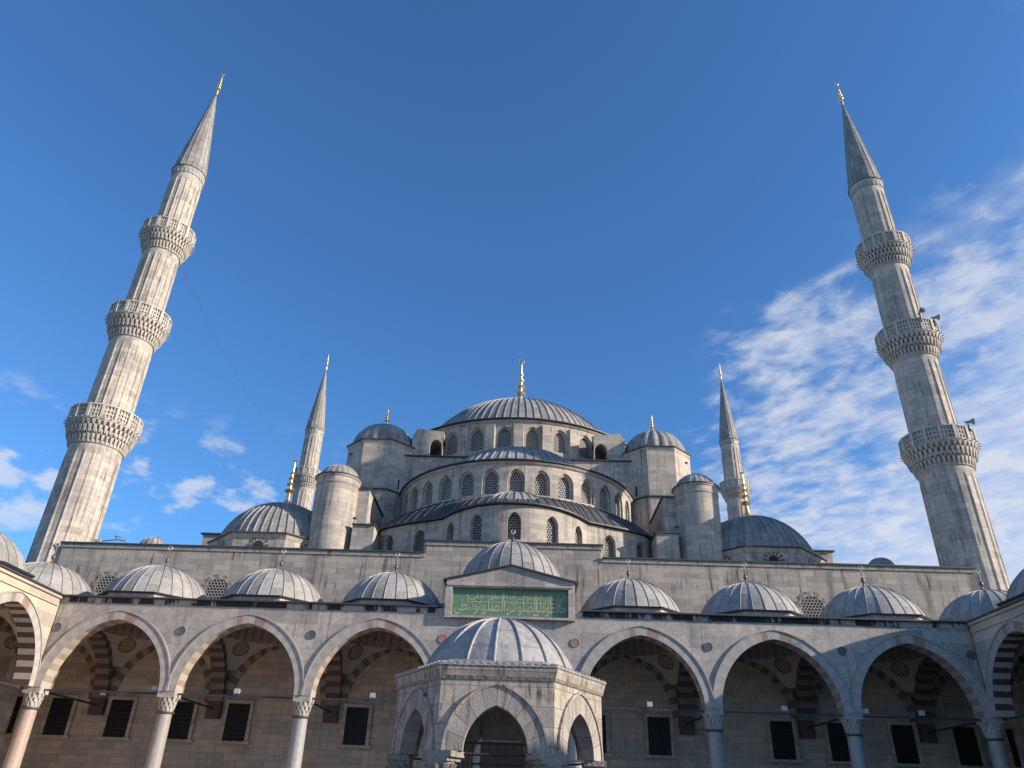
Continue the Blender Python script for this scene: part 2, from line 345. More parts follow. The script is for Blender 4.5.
def dup_child(ch, par, K):
    d = ch.copy(); COL.objects.link(d); d.parent = par; K.setdefault(par.name, []).append(d)
    for g in K.get(ch.name, []): dup_child(g, d, K)
class _K(dict):
    def get(s, name, default=None):
        o = bpy.data.objects.get(name); return list(o.children) if o else []
    def setdefault(s, *a): return []
KIDS = _K()

# ------------------------------------------------------------------ architectural generators
def arch_curve(a, h, n=12, w=0.):
    """two-centred pointed arch, half span a, rise h, offset outward w: points from left to right (x, z) above the springing"""
    R = (a*a+h*h)/(2*a); cx = a-R; pm = math.acos(max(-1, min(1, (R-a)/(R+w))))
    right = [(cx+(R+w)*cos(pm*i/n), (R+w)*sin(pm*i/n)) for i in range(n+1)]
    left = [(-x, z) for x, z in right]
    return left+right[::-1][1:]
def opening_wall(mb, x0, x1, z0, z1, ops, reveal=.3, thick=None, f=None, step=None, mat=None, n=7, soffit_mat=None, cap=True):
    """wall front at y=0 (outside is -y), ops = [(c, a, zsill, zspring, rise)]; f maps (x, y, z) to space"""
    f = f or (lambda x, y, z: (x, y, z)); through = thick is not None; D = thick if through else reveal
    def quad(P, mat=mat, uv=None): mb.face([f(*p) for p in P], mat, uv or [(p[0]+p[1], p[2]) for p in P])
    def span(a, b, za, zb):
        if b-a < 1e-6: return
        k = max(1, int(math.ceil((b-a)/step))) if step else 1
        for i in range(k):
            p, q = a+(b-a)*i/k, a+(b-a)*(i+1)/k
            quad([(p, 0, za), (q, 0, za), (q, 0, zb), (p, 0, zb)])
            if through: quad([(q, D, za), (p, D, za), (p, D, zb), (q, D, zb)])
            if cap: quad([(p, 0, zb), (q, 0, zb), (q, D, zb), (p, D, zb)], uv=[(p, 0), (q, 0), (q, D), (p, D)])
    x = x0
    for (c, a, zs, zp, h) in sorted(ops):
        span(x, c-a, z0, z1); x = c+a
        if zs > z0+1e-5: 
            quad([(c-a, 0, z0), (c+a, 0, z0), (c+a, 0, zs), (c-a, 0, zs)]); quad([(c-a, 0, zs), (c+a, 0, zs), (c+a, D, zs), (c-a, D, zs)])
            if through: quad([(c-a, D, z0), (c+a, D, z0), (c+a, D, zs), (c-a, D, zs)])
        if h > 0: C = [(c+px, zp+pz) for px, pz in arch_curve(a, h, n)]
        else: C = [(c-a, zp), (c+a, zp)]
        for (xa, za), (xb, zb) in zip(C, C[1:]):
            quad([(xa, 0, za), (xb, 0, zb), (xb, 0, z1), (xa, 0, z1)])
            if through: quad([(xa, D, za), (xb, D, zb), (xb, D, z1), (xa, D, z1)])
            quad([(xa, 0, za), (xa, D, za), (xb, D, zb), (xb, 0, zb)], soffit_mat or mat, uv=[(0, xa+za), (D, xa+za), (D, xb+zb), (0, xb+zb)])
            if cap: quad([(xa, 0, z1), (xb, 0, z1), (xb, D, z1), (xa, D, z1)], uv=[(xa, 0), (xb, 0), (xb, D), (xa, D)])
        for sx in (-a, a):
            if zp > zs: quad([(c+sx, 0, zs), (c+sx, D, zs), (c+sx, D, zp), (c+sx, 0, zp)], uv=[(0, zs), (D, zs), (D, zp), (0, zp)])
    span(x, x1, z0, z1)
def voussoirs(mb, c, zp, a, h, w, y0, y1, n, pat, f=None, sub=1, molding=None, soffit=None, joint=None):
    """ring of wedge blocks; pat(i, n) gives a material"""
    f = f or (lambda x, y, z: (x, y, z))
    inn = arch_curve(a, h, n*sub, 0.); out = arch_curve(a, h, n*sub, w)
    N = 2*n
    for i in range(N):
        m = pat(i, N)
        A = inn[i*sub:(i+1)*sub+1]; B = out[i*sub:(i+1)*sub+1]
        for j in range(len(A)-1):
            P = [A[j], A[j+1], B[j+1], B[j]]; m = joint if joint and j == 0 else pat(i, N)
            fr = [f(c+x, y0, zp+z) for x, z in P]; bk = [f(c+x, y1, zp+z) for x, z in P]
            uv = [(x, z) for x, z in P]
            mb.face(fr, m, uv); mb.face(bk[::-1], m, uv[::-1])
            mb.face([fr[0], bk[0], bk[1], fr[1]], soffit(i, N) if soffit else m); mb.face([fr[3], fr[2], bk[2], bk[3]], m)
    for k in (0, -1):
        P = [inn[k], out[k]]; q = [f(c+P[0][0], y0, zp+P[0][1]), f(c+P[1][0], y0, zp+P[1][1]), f(c+P[1][0], y1, zp+P[1][1]), f(c+P[0][0], y1, zp+P[0][1])]
        mb.face(q, pat(0, N))
    if molding:
        mw, mp, mm = molding; A = arch_curve(a, h, n*2, w); B = arch_curve(a, h, n*2, w+mw)
        for j in range(len(A)-1):
            P = [A[j], A[j+1], B[j+1], B[j]]
            fr = [f(c+x, y0-mp, zp+z) for x, z in P]; bk = [f(c+x, y0+.12, zp+z) for x, z in P]
            mb.face(fr, mm); mb.face([fr[3], fr[2], bk[2], bk[3]], mm); mb.face([fr[0], bk[0], bk[1], fr[1]], mm)
def window_panel(mb, a, zs, zp, h, mat, y=0., n=6, thick=.05):
    C = [(-a, zs)]+([(x, zp+z) for x, z in arch_curve(a, h, n)] if h > 0 else [(-a, zp), (a, zp)])+[(a, zs)]
    mb.face([(x, y, z) for x, z in C], mat, [(x, z) for x, z in C]); mb.face([(x, y+thick, z) for x, z in C[::-1]], mat, [(x, z) for x, z in C[::-1]])
    for (xa, za), (xb, zb) in zip(C, C[1:]+C[:1]): mb.face([(xa, y, za), (xb, y, zb), (xb, y+thick, zb), (xa, y+thick, za)], mat)
def rib_angles(k, wr, t0=0., t1=2*pi, R=1., sub=2):
    """angles for k ribs of half-width wr (m at radius R); returns angles, offset flags and gore coordinate"""
    th, on, u = [], [], []
    hw = wr/R
    for i in range(k):
        g = (t1-t0)/k; c = t0+g*i
        for d, o in ((-hw, 0), (-hw*.55, 1), (hw*.55, 1), (hw, 0)): th.append(c+d); on.append(o); u.append(i+d/g)
        for q in range(1, sub+1): th.append(c+hw+(g-2*hw)*q/(sub+1)); on.append(0); u.append(i+q/(sub+1))
    th.append(t1-hw); on.append(0); u.append(k)
    return th, on, u
def dome(mb, b, z0, h, ribs=24, rw=.05, rh=.05, c=(0, 0), mat=None, n=14, t0=0., t1=2*pi, lobes=0, seam=1.0, skirt=0.):
    Rs = (b*b+h*h)/(2*h); pm = asin(min(1, b/Rs)) if h <= b else pi-asin(b/Rs); zc = z0+h-Rs
    prof = [(Rs*sin(pm*(1-i/n)), zc+Rs*cos(pm*(1-i/n))) for i in range(n+1)]; prof[-1] = (0., z0+h)
    if skirt: prof = [(b+skirt, z0-skirt*.35)]+prof
    th, on, u = rib_angles(ribs, rw, t0, t1, b, 3 if lobes else 1)
    def rf(r, z, t, i, j):
        s = r/b; k = 0.
        if on[j]: k = rh*min(1, s*2.5)
        if lobes: k += lobes*abs(sin((u[j] % 1)*pi))*s
        return r+k*(r/Rs), z+k*((z-zc)/Rs)
    mb.lathe_th(prof, th, c, mat, rf, lambda j: u[j]+.0)
def finial(parent, loc, H, mat='gold', w=1., cres='crescent', flare=1.):
    """stacked-globe alem with a crescent on top; total height H"""
    prof = [(.15*w, 0), (.13*w, .02), (.085*w, .07), (.05*w, .14), (.036*w, .24)]
    prof = [(max(.03*w, r*flare) if q < .13 else r, q) for r, q in prof]
    z = .27
    for rr, dz in ((.095, .07), (.08, .062), (.066, .055), (.05, .045)):
        for k in range(7):
            a = pi*k/6; prof.append((max(.026, rr*sin(a))*w, z+dz*(1-cos(a))/2*1.15))
        z += dz*1.15; prof += [(.026*w, z+.01), (.026*w, z+.035)]; z += .045
    prof += [(.018*w, .84), (.012*w, .87), (0, .875)]
    b = nb(mat); b.lathe([(max(r, .0)*H, q*H) for r, q in prof], 16)
    o = b.build('finial', parent, smooth=50, loc=loc)
    if cres:
        c = nb(mat); R = .042*H; cz = .875*H+R
        pts = [(R*sin(t), 0, cz-R*cos(t)) for t in [radians(-140+280*i/14) for i in range(15)]]
        rs = [max(.003*H, .017*H*cos((i/14-.5)*pi)) for i in range(15)]
        c.tube(pts, rs, 6); c.build(cres, o, smooth=60)
    return o

# ------------------------------------------------------------------ key dimensions (metres, from the camera solve)
S = 7.0; D = 40.95; XE = 24.5; YW = 48.15; XO = 31.6; ZSP = 6.35; AH = 3.06; RISE = 3.5; ZE = 11.0

# ------------------------------------------------------------------ ground
g = nb('brown_earth'); R_ = 3000
g.face([(-R_, -R_, -.3), (R_, -R_, -.3), (R_, R_, -.3), (-R_, R_, -.3)]); tag(g.build('ground', solid=False), kind='structure')
g = nb('paving_marble'); g.box(-XE-.6, XE+.6, -20, D-.6, -.29, 0.); tag(g.build('courtyard_paving'), kind='structure')
g = nb('paving_marble'); g.box(-XO, XO, D-.6, YW, -.29, .45); g.box(-XO, -XE-.6, -20, D-.6, -.29, .45); g.box(XE+.6, XO, -20, D-.6, -.29, .45); tag(g.build('portico_floor'), kind='structure')

# ------------------------------------------------------------------ portico parts
def column_proto(parent, loc, shaft='column_marble'):
    b = nb(shaft)
    b.lathe([(.44, .95), (.40, 1.0), (.385, 2.5), (.35, 5.2), (.36, 5.36)], 28)
    o = b.build('column', parent, smooth=40, loc=loc)
    c = nb('column_marble'); c.box(-.55, .55, -.55, .55, .45, .75); c.lathe([(.53, .75), (.53, .82), (.47, .88), (.48, .95), (.42, .97)], 24)
    c.build('base', o, smooth=40)
    k = nb('corbel_stone')                                   # muqarnas capital: rings of hanging niches under a square block
    k.lathe([(.33, 5.42), (.34, 5.52), (.36, 5.85), (.40, 6.0), (.40, 6.1)], 16)
    k.lathe([(.35, 5.30), (.43, 5.32), (.45, 5.37), (.43, 5.42), (.36, 5.43)], 24, mat='bronze')
    for tier, (r, z, hh, n) in enumerate(((.39, 5.46, .22, 12), (.43, 5.64, .24, 12), (.47, 5.84, .24, 12))):
        for i in range(n):
            t = 2*pi*(i+.5*(tier % 2))/n; q = r*.98*pi/n*.62
            ct, st_ = cos(t), sin(t)
            def P(rr, tt, z_): return (rr*ct-tt*st_, rr*st_+tt*ct, z_)
            inner = r-.14
            A = [P(inner, -q, z+hh), P(inner, q, z+hh), P(r+.03, q, z+hh), P(r+.03, -q, z+hh)]
            B = [P(inner, -q*.4, z+.02), P(inner, q*.4, z+.02), P(r-.03, q*.35, z), P(r-.03, -q*.35, z)]
            for a_, b_ in ((0, 1), (1, 2), (2, 3), (3, 0)): k.face([B[a_], B[b_], A[b_], A[a_]])
            k.face(A); k.face(B[::-1])
    k.box(-.44, .44, -.44, .44, 6.07, 6.35, 'facade_marble')
    k.build('capital', o)
    return o
def pat_front(i, N):
    if i in (N//2-2, N//2+1, N//2+2): return 'red_voussoir'
    return 'pale_voussoir' if i % 2 else 'grey_voussoir'
def pat_sw(i, N): return 'maroon_voussoir' if i % 2 else 'shade_dark_voussoir'
def pat_wall(i, N): return 'brown_voussoir' if i % 2 else 'buff_voussoir'
def arch_part(parent, loc, rz=0, name='arch', n=17, pat=pat_front, w=.44, y0=-.05, y1=.86, h=RISE, a=AH, molding=(.07, .05, 'grey_voussoir'), soffit=None):
    b = nb(); voussoirs(b, 0, ZSP, a, h, w, y0, y1, n, pat, molding=molding, soffit=soffit or (lambda i, N: 'orange_voussoir' if i % 2 else 'pale_voussoir'))
    o = b.build(name, parent, loc=loc); o.rotation_euler = (0, 0, rz); return o
def vault_part(parent, loc):
    b = nb('vault_plaster'); q = 3.08; R = q*sqrt(2); zc = 6.95; NA = 48; prof = []
    rings = []
    for k in range(9):
        s = k/8; ring = []
        for i in range(NA):
            t = 2*pi*(i+.5)/NA; ct, st_ = cos(t), sin(t); re = q/max(abs(ct), abs(st_)); r = re+(q-re)*s
            ring.append((r*ct, r*st_, zc+sqrt(max(0, R*R-r*r))))
        rings.append(ring)
    zt = zc+q
    for k in range(1, 9):
        a = k/8*pi/2; rings.append([((q-.1)*cos(a)*cos(2*pi*(i+.5)/NA), (q-.1)*cos(a)*sin(2*pi*(i+.5)/NA), zt+.12+2.3*sin(a)) for i in range(NA)])
    rings.insert(9, [((q-.1)*cos(2*pi*(i+.5)/NA), (q-.1)*sin(2*pi*(i+.5)/NA), zt+.12) for i in range(NA)])
    for A, B in zip(rings, rings[1:]):
        for i in range(NA): b.face([A[i], A[(i+1) % NA], B[(i+1) % NA], B[i]])
    return b.build('vault', parent, smooth=35, loc=loc, solid=False)
def roof_bay(parent, loc, r=3.0, dz=0.):
    b = nb('grey_lead'); NA = 48; q = 3.5
    for i in range(NA):
        P = []
        for j in (i, i+1):
            t = 2*pi*(j+.5)/NA; re = q/max(abs(cos(t)), abs(sin(t))); P.append(((re*cos(t), re*sin(t), 10.93), (r*cos(t), r*sin(t), 11.02)))
        b.face([P[0][0], P[1][0], P[1][1], P[0][1]])
    return b.build('roof', parent, loc=loc, solid=False)
def dome_part(parent, loc, lift=0., b_=3.0, h=2.16, alem=1.42, mat='pale_lead', ribs=28):
    b = nb(mat); dome(b, b_, 11.52, h, ribs, .03, .035, mat=mat, n=16, skirt=.12)
    o = b.build('dome', parent, smooth=30, loc=(loc[0], loc[1], lift))
    k = nb('facade_marble'); k.ngon(8, 3.02, 10.95-lift, 11.40); k.ngon(8, 3.16, 11.40, 11.47, 'eave_lead', r1=3.22)
    k.build('drum', o)
    # alem: bronze baluster with a pale crescent ring
    f = nb('bronze'); zt = 11.52+h-.03
    f.lathe([(r*1.0, zt+q*alem) for r, q in ((.14, 0), (.11, .05), (.05, .14), (.04, .2), (.10, .28), (.12, .34), (.08, .42), (.035, .47), (.03, .55), (.06, .6), (.03, .65), (.025, .8), (0, .81))], 12)
    fo = f.build('finial', o, smooth=50)
    c = nb('pale_metal'); R = .12; cz = zt+.81*alem+R-.02
    c.tube([(R*sin(t), 0, cz-R*cos(t)) for t in [radians(-165+330*i/14) for i in range(15)]], [.012+.024*cos((i/14-.5)*pi) for i in range(15)], 6); c.build('crescent', fo, smooth=60)
    return o

# ------------------------------------------------------------------ front portico
fp = thing('portico', 'front arcade of seven pointed marble arches under lead domes, green inscription panel over its middle', 'portico', (0, D, 0))
BX = [k*S for k in range(-3, 4)]
w = nb('facade_marble')
opening_wall(w, -XE+.05, XE-.05, ZSP, ZE-.06, [(x, AH+.40, ZSP, ZSP, RISE+.42) for x in BX], thick=.82, n=14)
w.build('arcade_wall', fp)
a0 = arch_part(fp, (BX[0], 0, 0))
for x in BX[1:]: dup(a0, fp, (x, 0, 0))
col0 = column_proto(fp, (-24.5+.0, .42, 0), 'pink_granite')
GRAN = {}
for k in range(1, 8):
    dup(col0, fp, (-24.5+k*S, .42, 0))
for ob in list(fp.children):
    if ob.name.startswith('column') and ob is not col0:
        ob.data = ob.data.copy(); ob.data.materials[0] = MATS['column_marble' if int(round(ob.location.x+24.5)) % 14 else 'grey_granite']
# cornice: plain fillet, stained frieze, fascia and the thin lead eave; broken by the raised middle bay
def cornice_run(name_parent, x0, x1, f, fascia_mat='facade_marble'):
    b = nb('facade_marble')
    def bx(xa, xb, ya, yb, za, zb, m=None):
        P = [f(xa, ya, za), f(xb, ya, za), f(xb, yb, za), f(xa, yb, za), f(xa, ya, zb), f(xb, ya, zb), f(xb, yb, zb), f(xa, yb, zb)]
        for q in ((0, 3, 2, 1), (4, 5, 6, 7), (0, 1, 5, 4), (1, 2, 6, 5), (2, 3, 7, 6), (3, 0, 4, 7)): b.face([P[i] for i in q], m)
    if fascia_mat == 'facade_marble': bx(x0, x1, -.035, .3, 10.68, 10.945, 'stained_frieze')
    else: bx(x0, x1, -.08, .3, 10.42, 10.50, fascia_mat); bx(x0, x1, -.05, .3, 10.50, 10.80, fascia_mat); bx(x0, x1, -.16, .3, 10.80, 10.945, fascia_mat)
    o = b.build('cornice', name_parent)
    e = nb('eave_lead'); b = e
    bx(x0, x1, -.26, .7, 10.955, 11.03, 'eave_lead'); e.build('eave', name_parent)
ident = lambda x, y, z: (x, y, z)
cornice_run(fp, -XE+.0, -3.92, ident); cornice_run(fp, 3.92, XE, ident)
# raised centre with pediment and recessed panel
b = nb('facade_marble')
PX = 3.14; zb0, zb1 = 10.56, 11.93; XL = 3.5
b.box(-XL, -PX, -.30, .82, 10.42, 12.42); b.box(PX, XL, -.30, .82, 10.42, 12.42)
b.box(-PX, PX, -.30, .82, 10.44, zb0); b.box(-PX, PX, .0, .82, 10.945, zb1+.12)
poly = [(-XL, 12.42), (-PX, 12.42), (-PX, zb1+.12), (PX, zb1+.12), (PX, 12.42), (XL, 12.42), (0, 13.27)]
for y, m in ((-.30, 1), (.82, -1)): b.face([(x, y, z) for x, z in ([(-PX, zb1+.12), (PX, zb1+.12), (PX, 12.42), (-PX, 12.42)][::m])]); b.face([(x, y, z) for x, z in ([(-XL, 12.42), (XL, 12.42), (0, 13.27)][::m])])
b.face([(-PX, -.30, zb1+.12), (PX, -.30, zb1+.12), (PX, .82, zb1+.12), (-PX, .82, zb1+.12)])
b.face([(-XL, -.30, 12.42), (0, -.30, 13.27), (0, .82, 13.27), (-XL, .82, 12.42)]); b.face([(XL, -.30, 12.42), (0, -.30, 13.27), (0, .82, 13.27), (XL, .82, 12.42)])
b.build('pediment', fp, mat='facade_marble')
b = nb('eave_lead')
for s_ in (-1, 1):
    P = [(0, -.45, 13.28), (s_*3.68, -.45, 12.385), (s_*3.68, 4, 12.385), (0, 4, 13.28)]
    Q = [(x, y, z+.07) for x, y, z in P]
    b.face(P); b.face(Q)
    for i in range(4): j = (i+1) % 4; b.face([P[i], P[j], Q[j], Q[i]])
b.build('pediment_roof', fp)
b = nb('facade_marble'); b.box(-3.42, 3.42, -.36, -.31, zb1+.20, zb1+.28); b.build('moulding', fp)
b = nb('facade_marble')                                      # side cheeks of the raised bay
for s_ in (-1, 1): b.box(min(s_*3.44, s_*3.5), max(s_*3.44, s_*3.5), .83, 7.0, 10.95, 12.36)
b.build('cheek_wall', fp)
pan = nb('green_panel'); pan.box(-PX+.005, PX-.005, -.07, -.006, zb0+.01, zb1+.11); pan = pan.build('inscription_panel', fp)
def lettering(parent):
    words = [[0xFEA3, 0xFE8E, 0xFED3, 0xFEC8, 0xFEEE, 0xFE8D], [0xFECB, 0xFEE0, 0xFEF0], [0xFE8D, 0xFEDF, 0xFEBC, 0xFEE0, 0xFEEE, 0xFE8D, 0xFE95],
             [0xFEED, 0xFE8D, 0xFEDF, 0xFEBC, 0xFEE0, 0xFEEE, 0xFE93], [0xFE8D, 0xFEDF, 0xFEEE, 0xFEB3, 0xFEC4, 0xFEF0]]
    def add(txt, x0, x1, z0, z1, thick):
        cu = bpy.data.curves.new('lettering', 'FONT'); cu.body = txt; cu.size = 1; cu.offset = thick
        tmp = bpy.data.objects.new('tmp', cu); COL.objects.link(tmp)
        bpy.context.view_layer.update()
        me = bpy.data.meshes.new_from_object(tmp.evaluated_get(bpy.context.evaluated_depsgraph_get())); bpy.data.objects.remove(tmp)
        xs = [v.co.x for v in me.vertices]; ys = [v.co.y for v in me.vertices]
        a, c, e, g_ = min(xs), max(xs), min(ys), max(ys)
        for v in me.vertices: v.co = Vector((x0+(v.co.x-a)/(c-a)*(x1-x0), -.078, z0+(v.co.y-e)/(g_-e)*(z1-z0)))
        return me
    bm = bmesh.new(); spans = [(1.85, 3.02), (1.22, 1.95), (-.15, 1.45), (-1.75, .0), (-3.0, -1.55)]
    for wd, (x0, x1) in zip(words, spans):
        me = add(''.join(map(chr, reversed(wd))), x0, x1, zb0+.09, zb0+.93, -.002)
        bm.from_mesh(me)
    for wd, (x0, x1) in zip([words[4], words[2], words[0], words[1]], [(1.9, 3.0), (.35, 1.75), (-1.25, .2), (-2.3, -1.4)]):
        bm.from_mesh(add(''.join(map(chr, reversed(wd))), x0, x1, zb0+.86, zb0+1.27, -.004))
    def bar(x0, x1, z0, z1):
        bm.faces.new([bm.verts.new(p) for p in ((x0, -.076, z0), (x1, -.076, z0), (x1, -.076, z1), (x0, -.076, z1))])
    bar(-2.35, 2.75, zb0+.755, zb0+.79)
    for x in (-2.35, -1.05, -.95, -.45, -.38, .18, .24, .72, 1.28, 1.36, 1.44, 2.05, 2.62): bar(x, x+.026, zb0+.3, zb1-.06)
    me = bpy.data.meshes.new('lettering'); bm.to_mesh(me); bm.free(); me.materials.clear(); me.materials.append(MATS['gold_leaf'])
    for p in me.polygons: p.material_index = 0
    o = bpy.data.objects.new('lettering', me); COL.objects.link(o); o.parent = parent
lettering(pan)
rd = nb('grey_disc'); rd.lathe([(0, 0.), (.19, 0), (.20, -.012), (.225, -.012), (.23, .02), (.23, .08)], 24)
r0 = rd.build('roundel', fp, loc=(-24.2, -.035, 9.35)); r0.rotation_euler = (radians(-90), 0, 0)
for i, x in enumerate([-17.5, -10.5, -3.5, 3.5, 10.5, 17.5, 24.2]):
    r = r0.copy(); COL.objects.link(r); r.location = (x, -.035, 9.35)
    if abs(x) < 4: r.data = r0.data.copy(); r.data.materials[0] = MATS['rose_disc']
# transverse arches, wall arches, vaults, roof, domes
TA = nb(); voussoirs(TA, 0, ZSP, 2.85, 3.55, .75, -.42, .42, 15, pat_sw); TA = TA.build('transverse_arch', fp, loc=(-24.5, 3.95, 0)); TA.rotation_euler = (0, 0, pi/2)
sw = nb('portico_limestone'); opening_wall(sw, -3.1, 3.05, ZSP, 10.9, [(0, 3.02, ZSP, ZSP, 3.75)], thick=.68, n=12, f=lambda x, y, z: (x, y-.34, z))
sw.box(2.85, 3.5, -.42+.34-.34, .42, 5.75, 6.35, 'maroon_voussoir')
sw = sw.build('diaphragm_wall', fp, loc=(-24.5, 3.95, 0)); sw.rotation_euler = (0, 0, pi/2)
for k in range(1, 8): dup(TA, fp, (-24.5+k*S, 3.95, 0), pi/2); dup(sw, fp, (-24.5+k*S, 3.95, 0), pi/2)
wa = nb(); voussoirs(wa, 0, ZSP+.25, 2.75, 3.3, .55, 0., .14, 13, pat_wall); wa = wa.build('wall_arch', fp, loc=(-28, 7.07, 0))
v0 = vault_part(fp, (-28, 3.95, 0)); rf0 = roof_bay(fp, (-28, 3.6, 0)); d0 = dome_part(fp, (-28, 3.6, 0))
for k in range(1, 9):
    x = -28+k*S; dup(wa, fp, (x, 7.07, 0)); dup(v0, fp, (x, 3.95, 0)); dup(rf0, fp, (x, 3.6, 0))
    if k == 4: dome_part(fp, (0, 3.6, 0), lift=1.8, b_=3.05, h=2.42, alem=.9, mat='grey_lead')
    else: dup(d0, fp, (x, 3.6, 0))
# iron tie rods
for x0, x1 in [(-24.5+k*S, -17.5+k*S) for k in range(7)]:
    b = nb('iron'); b.box(x0+.1, x1-.1, .36, .44, 6.22, 6.31); b.build('tie_rod', fp)
for k in range(8):
    b = nb('iron'); x = -24.5+k*S; b.box(x-.04, x+.04, .5, 7.1, 6.22, 6.31); b.build('tie_rod', fp)

# ------------------------------------------------------------------ side porticoes
def side_portico(sgn, label):
    # local frame: wall front at y=0 facing -y, bays along x; placed by rotation
    P = thing('portico', label, 'portico', (sgn*XE, 0, 0), -sgn*pi/2 if sgn > 0 else pi/2)
    # local x: for sgn=-1 rz=+90: local x -> world +Y, local -y -> world +X ; for sgn=+1 rz=-90: local x -> world -Y, local -y -> world -X
    X = (lambda y: y) if sgn < 0 else (lambda y: -y)
    cs = [D-S*(k+.5)+.42 for k in range(5)]
    cs = [y-.42+.0 for y in cs]
    mat = 'buff_marble'
    w = nb(mat); xa, xb = sorted((X(D-.0), X(D-5*S)))
    opening_wall(w, xa, xb, ZSP, ZE-.06, [(X(y), AH+.40, ZSP, ZSP, RISE+.42) for y in cs], thick=.82, n=14); w.build('arcade_wall', P)
    o = arch_part(P, (X(cs[0]), 0, 0), soffit=lambda i, N: 'maroon_voussoir' if i % 2 else 'pale_voussoir')
    for y in cs[1:]: dup(o, P, (X(y), 0, 0))
    for k in range(1, 6): dup(col0, P, (X(D-S*k), .42, 0))
    cornice_run(P, *sorted((X(D-.16), X(D-5*S))), ident, mat)
    for k, y in enumerate(cs):
        dup(v0, P, (X(y), 3.95, 0)); dup(rf0, P, (X(y), 3.6, 0)); dup(d0, P, (X(y), 3.6, 0)); 
        o = dup(wa, P, (X(y), 7.07-.25, 0))
    for k in range(0, 5):
        dup(TA, P, (X(D-S*k+(.42 if k == 0 else 0)), 3.95, 0), pi/2); dup(sw, P, (X(D-S*k+(.42 if k == 0 else 0)), 3.95, 0), pi/2)
        b = nb('iron'); xa, xb = sorted((X(D-S*k-.1), X(D-S*(k+1)+.1))); b.box(xa, xb, .36, .44, 6.22, 6.31); b.build('tie_rod', P)
    b = nb('portico_limestone'); xa, xb = sorted((X(YW-.05), X(D-5*S-.5)))
    b.box(xa, xb, XO-XE-.6, XO-XE+.5, 0, 10.9); b.build('outer_wall', P)
    for k, y in enumerate(cs[:3]):
        for q in (-1.95, 1.95): dup(WIN, P, (X(y+q), XO-XE-.6-.02, 0))
    return P

# back-wall window (rectangular, stone frame, iron grille)
def wall_window(parent, loc):
    b = nb('dark_glass'); b.box(-.68, .68, -.03, -.008, 4.60, 6.60); o = b.build('window', parent, loc=loc)
    f = nb('portico_limestone')
    f.box(-.86, -.66, -.14, -.004, 4.58, 6.62); f.box(.66, .86, -.14, -.004, 4.58, 6.62); f.box(-.86, .86, -.14, -.004, 6.62, 6.80); f.box(-1.0, 1.0, -.2, -.004, 4.42, 4.58); f.build('frame', o)
    g_ = nb('iron')
    for i in range(1, 7): x = -.66+1.32*i/7; g_.box(x-.009, x+.009, -.075, -.05, 4.6, 6.6)
    for i in range(1, 9): z = 4.62+1.96*i/9; g_.box(-.66, .66, -.09, -.065, z-.009, z+.009)
    g_.build('grille', o); return o

# ------------------------------------------------------------------ mosque hall
hall = thing('mosque_hall', 'great domed prayer hall of grey stone with cascading lead domes, behind the front arcade', 'mosque', (0, YW, 0))
def H(y): return y-YW
b = nb('portico_limestone'); b.box(-XO, XO, 0., .7, 0, 10.93); b.build('portico_back_wall', hall)
# upper front wall with the raised centre
b = nb('wall_limestone')
b.box(-29.94, -5.75, 0, 1.3, 10.94, 16.10); b.box(5.75, 29.94, 0, 1.3, 10.94, 16.10); b.box(-5.75, 5.75, 0, 1.3, 10.94, 16.93)
b.build('front_wall', hall)
b = nb('stained_coping')
for x0, x1, z in ((-30.02, -5.83, 16.0), (5.83, 30.02, 16.0), (-5.83, 5.83, 16.83)): b.box(x0, x1, -.07, 1.3, z-.16, z+.09)
b.build('string_course', hall)
b = nb('eave_lead')
for x0, x1, z in ((-30.1, -5.85, 16.1), (5.85, 30.1, 16.1), (-5.93, 5.93, 16.93)): b.box(x0, x1, -.16, 1.4, z, z+.09)
b.build('coping', hall)
b = nb('wall_limestone'); b.box(-29.93, -28.8, 1.31, H(102), 0, 15.6); b.box(28.8, 29.93, 1.31, H(102), 0, 15.6); b.box(-28.79, 28.79, H(101), H(102), 0, 15.6); b.build('outer_wall', hall)
b = nb('grey_lead'); b.box(-29.9, 29.9, 1.32, H(101.9), 15.62, 15.8); b.build('roof', hall)
WIN = wall_window(hall, (-23.1, -.02, 0))
for x in (-29.8, -26.7, -19.4, -16.05, -8.95, 5.1, 8.87, 16.05, 19.4, 23.1, 26.7, 29.8): dup(WIN, hall, (x, -.02, 0))
# round pierced windows half hidden by the portico domes
def round_window(x, z=13.35):
    b = nb('fine_lattice'); n = 24
    C = [(.70*cos(2*pi*i/n), .70*sin(2*pi*i/n)) for i in range(n)]
    b.face([(cx, -.02, z+cz) for cx, cz in C], None, C); o = b.build('window', hall, loc=(x, 0, 0), solid=False)
    f = nb()
    for i in range(20):
        t0, t1 = 2*pi*i/20, 2*pi*(i+1)/20
        long = i % 2; ro = 1.0 if long else .86; m = 'brown_brick' if long else 'wall_limestone'
        P = [(.69*cos(t0), .69*sin(t0)), (ro*cos(t0), ro*sin(t0)), (ro*cos(t1), ro*sin(t1)), (.69*cos(t1), .69*sin(t1))]
        A = [(p, -.035-.002*long, z+q) for p, q in P]; B = [(p, .02, z+q) for p, q in P]
        f.face(A, m)
        for a_ in range(4): f.face([A[a_], A[(a_+1) % 4], B[(a_+1) % 4], B[a_]], m)
    f.build('frame', o)
for x in (-26.2, -19.05, 19.1): round_window(x)
